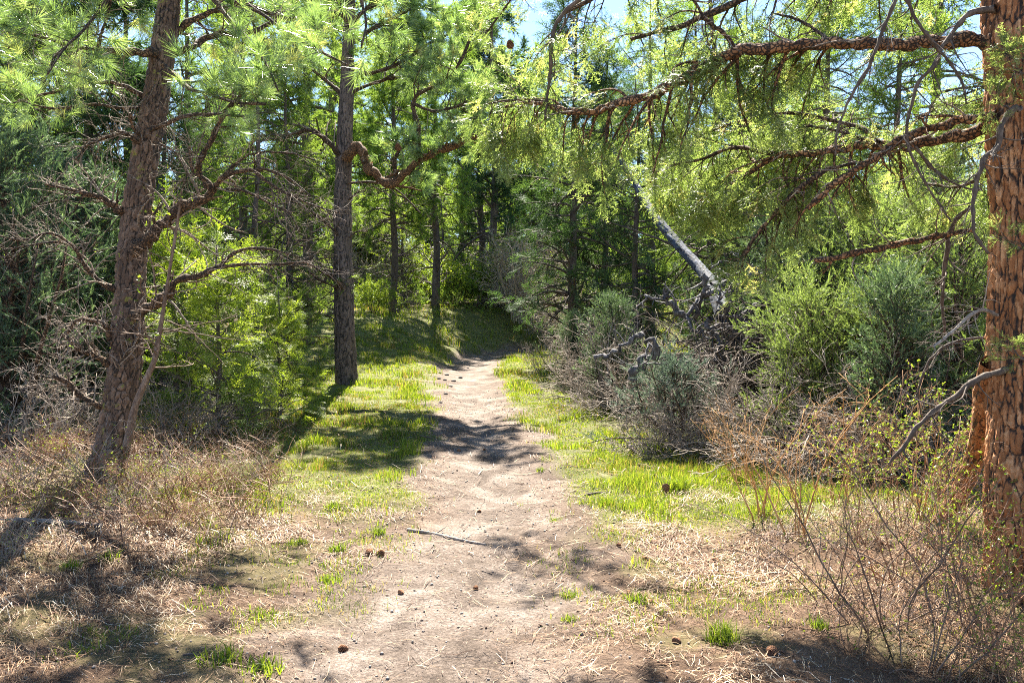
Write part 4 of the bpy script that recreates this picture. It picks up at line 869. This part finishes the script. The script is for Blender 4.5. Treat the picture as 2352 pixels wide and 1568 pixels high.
# deep forest: nothing tells these apart
rng = rg(77); FG = 'conifers deep in the forest'
k = 0
for row_ in range(5):
    Yb = (31, 37, 45, 55, 68)[row_]; m = (11, 15, 18, 20, 22)[row_]
    for i in range(m):
        u = (i + .5 + rng.uniform(-.35, .35)) / m; px = -150 + 2650 * u; kk = ('fir', 'pine', 'fird', 'pine2', 'fir')[rng.integers(5)]
        if Yb < 48 and 760 < px < 1330: continue
        put(kk, 'slender conifer deep in the forest, one of many alike', px, Yb + rng.uniform(-3, 3), rng.uniform(.62, 1.05), rng.random() * 6.28, FG); k += 1
# low growth on the forest floor behind, one mass
G = Geo(); 
xs = rng.uniform(-60, 60, 16000); ysn = rng.uniform(12, 90, 16000); d, s_ = path_sd(xs, ysn); ok = (d > np.where(ysn < 22, 6.5, 2.0) + 0 * d) & ((ysn > 29) | (d > 5.5)); xs, ysn = xs[ok], ysn[ok]
hh = rng.uniform(.15, 1.5, len(xs)) * (1 + ss(30, 70, ysn) * 2.2) * (.6 + .8 * vnoise(xs * .3, ysn * .3, 7)); pos = np.repeat(np.stack([xs, ysn, height(xs, ysn)], 1), 6, 0); pos[:, 2] += np.repeat(hh, 6) * rng.random(len(pos)); pos[:, :2] += rng.normal(size=(len(pos), 2)) * .25
scatter(G, T_junf, pos, unit(rng.normal(size=(len(pos), 3)) * .6 + [0, 0, .8]), rng.uniform(1., 2.2, len(pos)), rng, v=np.clip(.2 + .7 * rng.random(len(pos)), 0, 1))
n = 2600; xs = rng.uniform(-75, 75, n); ysn = rng.uniform(72, 96, n); hh = 9 * rng.random(n) * (.55 + .8 * vnoise(xs * .12, ysn * 0, 9)); pos = np.repeat(np.stack([xs, ysn, height(xs, ysn) + hh], 1), 8, 0) + rng.normal(size=(n * 8, 3)) * [.8, .8, .5]
W_ = Geo(); scatter(W_, T_junf, pos, unit(rng.normal(size=pos.shape)), rng.uniform(4, 8, len(pos)), rng); wo_ = obj('distant_woods', W_, M_far); wo_['kind'] = 'stuff'; wo_['label'] = 'far-off green woods seen through the trunks'
o = obj('undergrowth', G, M_far); o['kind'] = 'stuff'; o['label'] = 'low green growth on the forest floor between the far trunks'

# ------------------------------------------------------------------ dead leaning trunk with its root tangle
t = thing('fallen_tree', 'weathered blue-grey dead trunk leaning over a tangle of roots', 'dead tree'); rng = rg(91)
TL = [(1395, 320), (1440, 392), (1482, 460), (1513, 508), (1560, 565), (1606, 615), (1640, 660), (1668, 720)]
Yt = np.linspace(14.2, 10.6, len(TL)); pts = [P(a, b, y) for (a, b), y in zip(TL, Yt)]; rad = np.array([5, 6.5, 8.5, 10, 11.5, 13, 18, 26]) / FPX * Yt
M_barkG = plated('weathered blue-grey trunk', (.008, .008, .012), (.018, .024, .036), (.042, .054, .08), (.11, .135, .185), 60)
g, Q, R = barktrunk(pts[::-1], rad[::-1], 300, 48, .05, 5., .010, 33); barkobj('trunk', g, M_barkG, t)
c0 = P(1655, 690, 10.8)
def rootline(L, Y0, Y1, w0, w1):
    p = [P(a, b, y) for (a, b), y in zip(L, np.linspace(Y0, Y1, len(L)))]; return spline(p, np.linspace(w0, w1 * .7, len(p)) / FPX * Y0, 26)
zr = lambda L: [(1317 + x * .3, 517.4 + y * .3) for x, y in L]
RT = [([(970, 700), (975, 590), (1010, 530), (1080, 510), (1120, 560), (1130, 690)], 9, 7), ([(1190, 690), (1200, 540), (1260, 460), (1330, 410), (1400, 370), (1440, 320)], 11, 5),
 ([(1000, 400), (1010, 480), (960, 560), (920, 640)], 7, 4), ([(1150, 470), (1190, 400), (1250, 350), (1270, 270), (1230, 220)], 7, 3), ([(1140, 440), (1100, 370), (1060, 310), (1140, 280)], 5, 3),
 ([(1060, 460), (1130, 480), (1200, 485), (1240, 440)], 4, 3), ([(850, 710), (790, 640), (730, 590), (700, 550), (590, 540), (500, 610)], 9, 3), ([(700, 560), (690, 530), (715, 505)], 4, 3),
 ([(1130, 970), (1230, 900), (1330, 860), (1420, 850), (1490, 900)], 8, 6), ([(1300, 750), (1350, 680), (1420, 610), (1500, 580), (1600, 600), (1680, 560)], 9, 3), ([(440, 1180), (470, 1090), (540, 1040), (620, 980), (580, 900), (530, 890)], 13, 6),
 ([(170, 1030), (280, 1000), (380, 920), (450, 850), (540, 820)], 6, 7), ([(1020, 850), (1100, 760), (1200, 770), (1250, 760)], 6, 4), ([(1110, 700), (1180, 720), (1260, 700), (1330, 740), (1390, 780), (1380, 700)], 7, 3),
 ([(1250, 690), (1240, 780), (1180, 900), (1120, 1050)], 7, 4), ([(1050, 700), (1040, 800), (1100, 900), (1110, 1060)], 8, 5), ([(900, 640), (880, 720), (960, 800), (1060, 860)], 6, 3), ([(1400, 700), (1450, 800), (1420, 900), (1300, 960)], 6, 3)]
for i, (L, a, b) in enumerate(RT):
    front = i in (10, 11); Q, R = rootline(zr(L), 9.3 if front else 10.5 - .1 * (i % 4), 9.2 if front else 10.1 + .1 * (i % 3), a, b)
    g = Geo(); tubes(g, Q + (np.stack([vnoise(np.arange(26) * .5, np.full(26, q * 7.), i) for q in range(3)], 1) - .5) * .10, R * .8 * (.7 + .7 * vnoise(np.arange(26) * .8, np.zeros(26), i + 50)), 10); V = g.V[0]; V += (fbm(V[:, 0] * 30 + V[:, 2] * 50, V[:, 1] * 30 + V[:, 2] * 14, 7)[:, None] - .5) * .03 * unit(V - np.repeat(V.reshape(26, 10, 3).mean(1), 10, 0))
    C1, R1 = spawn(Q[None], R[None], 7, .1, 1, .9, .35, 8, rng, .25, (0, 0, 0), .4); tubes(g, C1, R1, 4); obj('root', g, M_grey, t, True)
# brush heaped round it (sub-shapes of one heap)
rng = rg(92); n = 900; cpx = rng.normal(1690, 62, n); crow = rng.normal(850, 62, n); yy = rng.normal(10.3, .35, n)
pp = np.array([P(a, b, y) for a, b, y in zip(cpx, crow, yy)]); hz = height(pp[:, 0], pp[:, 1]); pp[:, 2] = np.maximum(pp[:, 2], hz + .03)
C = grow(pp, unit(rng.normal(size=(n, 3)) * [1, .5, .7]), rng.uniform(.2, .9, n), 8, rng, .2, (0, 0, -.3)); g = Geo(); tubes(g, C, rng.uniform(.003, .010, (n, 1)) * np.linspace(1, .3, 8)[None], 4)
o = obj('brush_heap', g, M_dark); tag(o, 'dark heap of dead twigs under the grey root tangle', 'brush heap')

# leaning reddish dead stem against the right pine
t = None
L = z6([(1480, 150), (1455, 300), (1440, 450), (1400, 600), (1330, 750), (1250, 890)]); Yv = np.linspace(4.35, 5.6, len(L)); pts = [P(a, b, y) for (a, b), y in zip(L, Yv)]
q = pts[-1]; q[2] = gz(q[0], q[1]) - .03
g, Q, R = barktrunk(pts[::-1], [.06, .055, .06, .062, .06, .05], 220, 40, .035, 2.5, .008, 44, 0); o = barkobj('leaning_log', g, M_barkR, None); tag(o, 'orange-brown dead stem propped against the base of the right pine', 'log')
# thin sapling stem close to the left pine
t = thing('young_tree', 'thin grey-barked young tree growing beside the left pine trunk', 'tree')
L = z2([(560, 520), (590, 370), (640, 240), (680, 150), (700, 50)]) + z1([(735, 1400), (770, 1180), (800, 1000), (820, 850)])
g = Geo(); pts = [P(a, b, 6.95) for a, b in L]; Q, R = spline(pts, np.array([9, 8, 7, 6.2, 5.5, 4.5, 3.5, 3, 2]) / FPX * 7, 70); tubes(g, Q, R, 12)
V = g.V[0]; V += .004 * (fbm(V[:, 0] * 40, V[:, 2] * 30, 3)[:, None] - .5); C1, R1 = spawn(Q[None], R[None], 26, .3, 1, 1.2, .75, 10, rng, .14, (0, 0, -.25), .35); tubes(g, C1, R1, 5)
C2, R2 = spawn(C1, R1, 6, .2, 1, .8, .22, 6, rng, .2, (0, 0, 0), .6); tubes(g, C2, R2, 3); obj('trunk', g, M_brn, t, True)
F = Geo(); p, a = tips(C2); q = rng.random(len(p)) < .35; scatter(F, T_bud, p[q], a[q], 1.6, rng); obj('crown', F, M_leaf, t)
# fallen log far left, pale branch lower left
def log(name, label, L, w0, w1, mat, seed, k=0, cat='log', lift=.5, bark=None):
    G_ = [ground(a, b) for a, b in L]; r = np.linspace(w0, w1, len(L)); G_ = [q + np.array([0, 0, rr * lift]) for q, rr in zip(G_, r)]
    rng = rg(seed); Q, R = spline(G_, r, 40); g = Geo(); R = R * (1 + .3 * (vnoise(np.arange(40) * .5, np.zeros(40), seed) - .5)); Q[:, 0] += (vnoise(np.arange(40) * .3, np.zeros(40), seed + 1) - .5) * r[0] * .8; tubes(g, Q, R, 12)
    V = g.V[0]; c = np.repeat(Q, 12, 0); V += (V - c) * (.45 * (vnoise(V[:, 0] * 70, V[:, 1] * 70 + V[:, 2] * 40, seed) - .5))[:, None]
    # close the near end
    g.F.append(np.arange(12)[::-1][None].copy()); g.V.append(np.zeros((0, 3))); g.A.append(np.zeros(0))
    if k: C1, R1 = spawn(Q[None], R[None], k, .2, .9, .8, .12 + w0 * 2, 6, rng, .15, (0, 0, 0), .5); tubes(g, C1, R1, 5)
    o = obj(name, g, mat, None, True); return tag(o, label, cat)
log('fallen_log', 'dark mossy log lying on the slope at the left edge', [(-60, 850), (40, 905), (130, 985)], .10, .085, M_dark, 61)
log('fallen_branch', 'pale bare branch lying in the brush at the lower left', [(-40, 1212), (60, 1205), (150, 1206), (240, 1212)], .022, .012, M_twig, 62, 3, 'branch', 1.5)
log('fallen_branch', 'weathered stick lying across the path below the shadow blobs', [(935, 1219), (985, 1226), (1040, 1238), (1080, 1246), (1118, 1252)], .014, .009, M_twig, 63, 3, 'stick', .8)
log('fallen_branch', 'thin stick at the left edge of the path beside sunny grass', [(955, 965), (985, 974), (1018, 990)], .018, .010, M_dark, 64, 1, 'stick', .8)
log('fallen_branch', 'short dark stick below the first one at the left path edge', [(965, 1003), (985, 1006), (1005, 1012)], .014, .010, M_dark, 65, 0, 'stick', .8)
log('fallen_branch', 'dark twig lying on the right verge near the grass', [(1350, 1137), (1375, 1133), (1400, 1132)], .012, .006, M_dark, 66, 1, 'stick', .8)
log('fallen_branch', 'pale split stick under the dry stalks on the right verge', [(1770, 1226), (1805, 1228), (1840, 1233)], .016, .010, M_twig, 67, 0, 'stick', .8)
log('fallen_branch', 'grey stick lying in the needles at the lower left', [(395, 1380), (430, 1400), (450, 1416)], .007, .004, M_twig, 68, 1, 'stick', .8)
log('fallen_branch', 'short brown stick on the dirt near the bottom left grass', [(420, 1506), (440, 1504), (458, 1506)], .007, .006, M_dark, 69, 0, 'stick', .8)
log('fallen_branch', 'tiny forked twig on the middle of the path', [(1106, 1312), (1118, 1316), (1130, 1319)], .006, .004, M_dark, 70, 1, 'stick', .8)
log('bark_piece', 'dark bark sliver standing in the bright grass right of the path', [(1436, 1020), (1448, 1032), (1462, 1044)], .02, .012, M_dark, 71, 0, 'bark', 2.5)
# pine cones ----------------------------------------------------------------
M_cone = wood('cone scales', (.05, .02, .01), (.19, .08, .04), (.36, .18, .09), 50, 1, .4, useattr=True)
def cone_mesh():
    g = Geo(); rng = rg(5); n = 90; k = np.arange(n); z = (k + .5) / n; a = k * 2.39996; prof = np.sin(np.pi * np.clip(z * .92 + .06, 0, 1)) ** .7 * .022
    out = np.stack([np.cos(a), np.sin(a), .55 + 0 * a], 1); side = np.stack([-np.sin(a), np.cos(a), 0 * a], 1); b = np.stack([0 * a, 0 * a, z * .07 - .035], 1)
    L = (prof + .008)[:, None]; tpt = b + unit(out) * L * 1.25; w_ = (.0045 + prof * .2)[:, None]
    V = np.stack([b, tpt - side * w_ * 1.2 - [0, 0, .002], tpt + unit(out) * .003, tpt + side * w_ * 1.2 - [0, 0, .002], b + unit(out) * L + [0, 0, .006]], 1).reshape(-1, 3)
    q = np.arange(n)[:, None] * 5; g.add(V, q + np.array([[0, 1, 2, 3]]), np.tile([.1, .6, 1, .6, .5], n)); g.F.append(q + np.array([[1, 4, 2]])); g.V.append(np.zeros((0, 3))); g.A.append(np.zeros(0)); g.F.append(q + np.array([[2, 4, 3]])); g.V.append(np.zeros((0, 3))); g.A.append(np.zeros(0))
    tubes(g, np.array([[0, 0, -.036], [0, 0, 0], [0, 0, .036]]), np.array([.008, .012, .005]), 8, .1); return g.mesh('pine_cone')
cm = cone_mesh(); cm.materials.append(M_cone)
CN_ = [(1093, 1352, 'pine cone on the bare dirt in the middle of the path', .75), (1100, 1176, 'pine cone in the dark shadow patch on the path', .7), (1492, 1388, 'pine cone right of the path beside a small grass tuft', .9), (922, 1363, 'flat dark cone left of the lone cone on the path', .8),
 (790, 1494, 'dark pine cone at the bottom left of the path', 1.), (848, 1272, 'left one of two brown cones lying together left of the path', 1.2), (872, 1274, 'right one of two brown cones lying together left of the path', 1.2), (1530, 1135, 'tall rusty cone standing at the edge of the right grass', 1.7),
 (1055, 1036, 'small cone at the left edge of the path among grit', .9), (1113, 1034, 'small dark cone on the path beyond the shadow blobs', .8), (1420, 1254, 'cone on the needle litter right of the shadow blobs', .8), (1480, 1285, 'reddish cone lying in the right-hand litter', .8),
 (1445, 1364, 'cone close beside the cone by the grass tuft', .7), (1555, 1475, 'cone in the litter near the bottom of the right verge', .9), (1775, 1500, 'open rusty cone in the litter below the arching shrub', 1.2), (1640, 1290, 'brown cone under the tips of the arching shrub', 1.),
 (1720, 1265, 'cone in front of the dry stalk clump', 1.), (1560, 1250, 'cone in the pale straw between path and stalks', .9), (1830, 1585, 'cone at the very bottom under the right shrub', 1.1)]
for i, (px, row, lab, s) in enumerate(CN_):
    p = ground(px, row); o = bpy.data.objects.new('pine_cone', cm); S.collection.objects.link(o); s *= .62; o.scale = (s, s, s); up_ = i == 7
    o.location = (p[0], p[1], p[2] + (.05 if up_ else .018 * s)); o.rotation_euler = (.3 if up_ else 1.45, .2 * math.sin(i), i * 1.3); tag(o, lab, 'pine cone', 'pine cones lying on the ground')
for px, row, Y, lab in ((753 + 315 * .51, 660 * .51, 14.6, 'brown cone hanging on the curved limb of the centre pine'), (1171, 101, 5.0, 'brown cone hanging near the top middle of the picture')):
    p = P(px, row, Y); o = bpy.data.objects.new('pine_cone', cm); S.collection.objects.link(o); o.location = p; s = 1.8 if Y > 10 else .7; o.scale = (s, s, s); o.rotation_euler = (.2, 2.9, 0); tag(o, lab, 'pine cone', 'pine cones hanging on branches')
# stones by the far edge of the path
bm_ = [(1010, 857), (1027, 862), (1022, 873), (1042, 876), (1058, 868), (1035, 888), (1008, 870), (1024, 905), (1012, 925), (1046, 850), (1075, 846), (1030, 838)]
g = Geo(); rng = rg(8); a = np.linspace(0, np.pi, 7); b = np.linspace(0, 2 * np.pi, 10, endpoint=False); AA, BB = np.meshgrid(a, b, indexing='ij'); V = np.stack([np.sin(AA) * np.cos(BB), np.sin(AA) * np.sin(BB), .6 * np.cos(AA)], -1).reshape(-1, 3)
V *= (.7 + .6 * vnoise(V[:, 0] * 1.7 + 9, V[:, 1] * 1.7 + V[:, 2] * 2 + 9, 3))[:, None]; i = np.arange(6)[:, None] * 10; j = np.arange(10)[None]; j2 = (j + 1) % 10
g.add(V, np.stack([i + j, i + 10 + j, i + 10 + j2, i + j2], -1).reshape(-1, 4)); sm = g.mesh('stone', True); sm.materials.append(wood('dark stone', (.04, .035, .032), (.10, .085, .075), (.2, .17, .15), 30, 1, .6))
for i, (px, row) in enumerate(bm_):
    p = ground(px, row); o = bpy.data.objects.new('stone', sm); S.collection.objects.link(o); s = .035 + .03 * rng.random(); o.scale = (s, s * .8, s * .8); o.location = (p[0], p[1], p[2] + s * .2); o.rotation_euler = (0, 0, i * 2.1)
    tag(o, 'small dark stone at the left edge of the path near its bend', 'stone', 'small dark stones along the far left path edge')

# ------------------------------------------------------------------ near brush and shrubs
LBR = [(40, 1010, 1.0, 'bare reddish shrub at the left edge above the pale branch'), (120, 1075, 1.05, 'reddish bare shrub in front of the mossy log'), (215, 1120, .95, 'bare shrub wrapped round the foot of the leaning pine'), (300, 1130, .95, 'bare reddish shrub right of the leaning pine foot'),
 (395, 1130, .9, 'orange-brown brush between leaning pine and sunny grass'), (480, 1135, .8, 'orange-brown brush second from the grass on the left'), (560, 1120, .7, 'orange-brown dry brush nearest the sunny grass on the left'), (620, 1105, .5, 'low orange stems at the very end of the left brush'),
 (30, 1140, .95, 'bare shrub behind the pale fallen branch'), (150, 1190, .8, 'shrub whose stems lean over the pale fallen branch'), (270, 1205, .75, 'low brush below the leaning pine foot'), (370, 1215, .6, 'low brush with green buds in front of the left brush'),
 (20, 1290, .6, 'dark low brush in the lower left corner'), (450, 1200, .5, 'short dry brush on the lip of the dirt bank'), (180, 1010, .9, 'grey-red brush left of the trunk above the log'), (350, 1040, .7, 'thin brush with new leaves right behind the pine foot')]
for i, (px, row, s, lab) in enumerate(LBR): put('brush' if i % 2 else 'brush2', lab, px, 0, s * .75, None, 'bare reddish shrubs round the left pine', row=row)
RBR = [('stalk', 1745, 1195, 1.0, 'tallest clump of rusty dry stalks before the dark root tangle'), ('stalk', 1830, 1240, 1.15, 'pale-stemmed dry stalk clump in the middle of the right shrubs'), ('stalk', 1700, 1110, .9, 'orange stalk clump standing in the shade edge of the grass'),
 ('stalk', 1925, 1160, .9, 'ochre forked stalks right of the pale-stemmed clump'), ('stalk', 2010, 1130, 1.0, 'ochre stalks in front of the dark low juniper'), ('stalk', 2120, 1190, 1.0, 'rusty stalks near the leaning orange stem'), ('stalk', 1650, 1045, .7, 'thin straw-coloured stalks by the root tangle'),
 ('green', 2060, 1215, 1.0, 'shrub with bright green buds behind the arching shrub'), ('green', 2170, 1260, .95, 'green-budded shrub beside the orange trunk'), ('green', 1980, 1260, .8, 'small budding shrub in front of the ochre stalks'), ('green', 2250, 1470, .7, 'bright leafy sprig at the foot of the orange trunk'), ('green', 2330, 1600, .6, 'green sprig in the lower right corner'),
 ('arch', 2040, 1440, .8, 'large bare arching shrub on the lower right verge'), ('arch', 2190, 1410, .85, 'bare arching shrub right against the orange trunk'), ('arch', 2130, 1540, .6, 'bare shrub spilling over the bottom right edge'), ('arch', 1900, 1370, .6, 'low arching twigs reaching towards the path'),
 ('sparse', 2220, 1330, 1.0, 'reddish brush between arching shrub and orange trunk'), ('sparse', 2060, 1340, .9, 'thin reddish stems inside the arching shrubs'), ('sparse', 1960, 1500, .6, 'short red stems low on the right verge'), ('sparse', 2290, 1520, .9, 'tangled brush in front of the orange trunk')]
for k_, px, row, s, lab in RBR: put(k_, lab, px, 0, s, None, 'shrubs and dry stalks on the right verge', row=row)
# green tufts on the dirt
def tuftmesh(seed, n, h, sp):
    rng = rg(seed); a = rng.random(n) * 6.28; r = sp * rng.random(n) ** .7; g = Geo(); x = np.cos(a) * r; y = np.sin(a) * r; blades(g, x, y, h * rng.uniform(.4, 1.1, n), .006, rng, 1.1, .35 + .65 * rng.random(n), z=0 * x - .01); return g.mesh('grass_tuft')
tm_ = [tuftmesh(i, n, h, sp) for i, (n, h, sp) in enumerate(((120, .07, .09), (220, .16, .10), (90, .10, .06)))]
for m_ in tm_: m_.materials.append(M_grass)
TU = [(595, 1418, 0, 1., 'flat green grass tuft on the dirt at the lower left'), (505, 1518, 0, 1.2, 'wide green tuft at the bottom left'), (600, 1540, 0, 1.1, 'green tuft at the bottom just right of the widest one'), (775, 1270, 2, 1.1, 'upright green tuft beside the two cones left of the path'), (755, 1335, 0, .9, 'small tuft below the upright tuft left of the path'),
 (870, 1225, 2, .8, 'tuft left of the stick on the path'), (765, 1168, 2, 1., 'tuft in the shade of the left bank'), (685, 1250, 0, .9, 'low tuft on the left dirt bank'), (1241, 1083, 2, .7, 'lone little tuft in the middle of the path'), (1277, 1196, 0, .6, 'tuft above the right shadow blob on the path'), (1310, 1370, 0, .7, 'flat tuft on the right side of the path'), (1465, 1385, 2, .9, 'tuft beside the cone on the right verge'),
 (1500, 1040, 1, 1.3, 'big dark-hearted tuft in the bright grass on the right'), (1550, 1130, 1, 1.15, 'tall tuft beside the rusty standing cone'), (1390, 1160, 2, 1., 'tuft at the near corner of the right grass'), (1660, 1475, 1, .8, 'dark green tuft on the lower right verge'), (1310, 1425, 0, .6, 'second flat tuft on the right side of the path'), (520, 965, 1, 1.3, 'tall tuft behind the left brush'), (430, 990, 1, 1.2, 'tall tuft close to the leaning pine'), (250, 1290, 2, 1., 'green tuft under the left brush'), (160, 1310, 2, .9, 'green shoots at the lower left beside the brush'), (1880, 1440, 2, .8, 'green shoots under the arching shrub')]
for i, (px, row, k_, s, lab) in enumerate(TU):
    p = ground(px, row); o = bpy.data.objects.new('grass_tuft', tm_[k_]); S.collection.objects.link(o); o.location = p; o.scale = (s, s, s); o.rotation_euler = (0, 0, i * 1.1); tag(o, lab, 'grass tuft', 'single grass tufts on the ground')
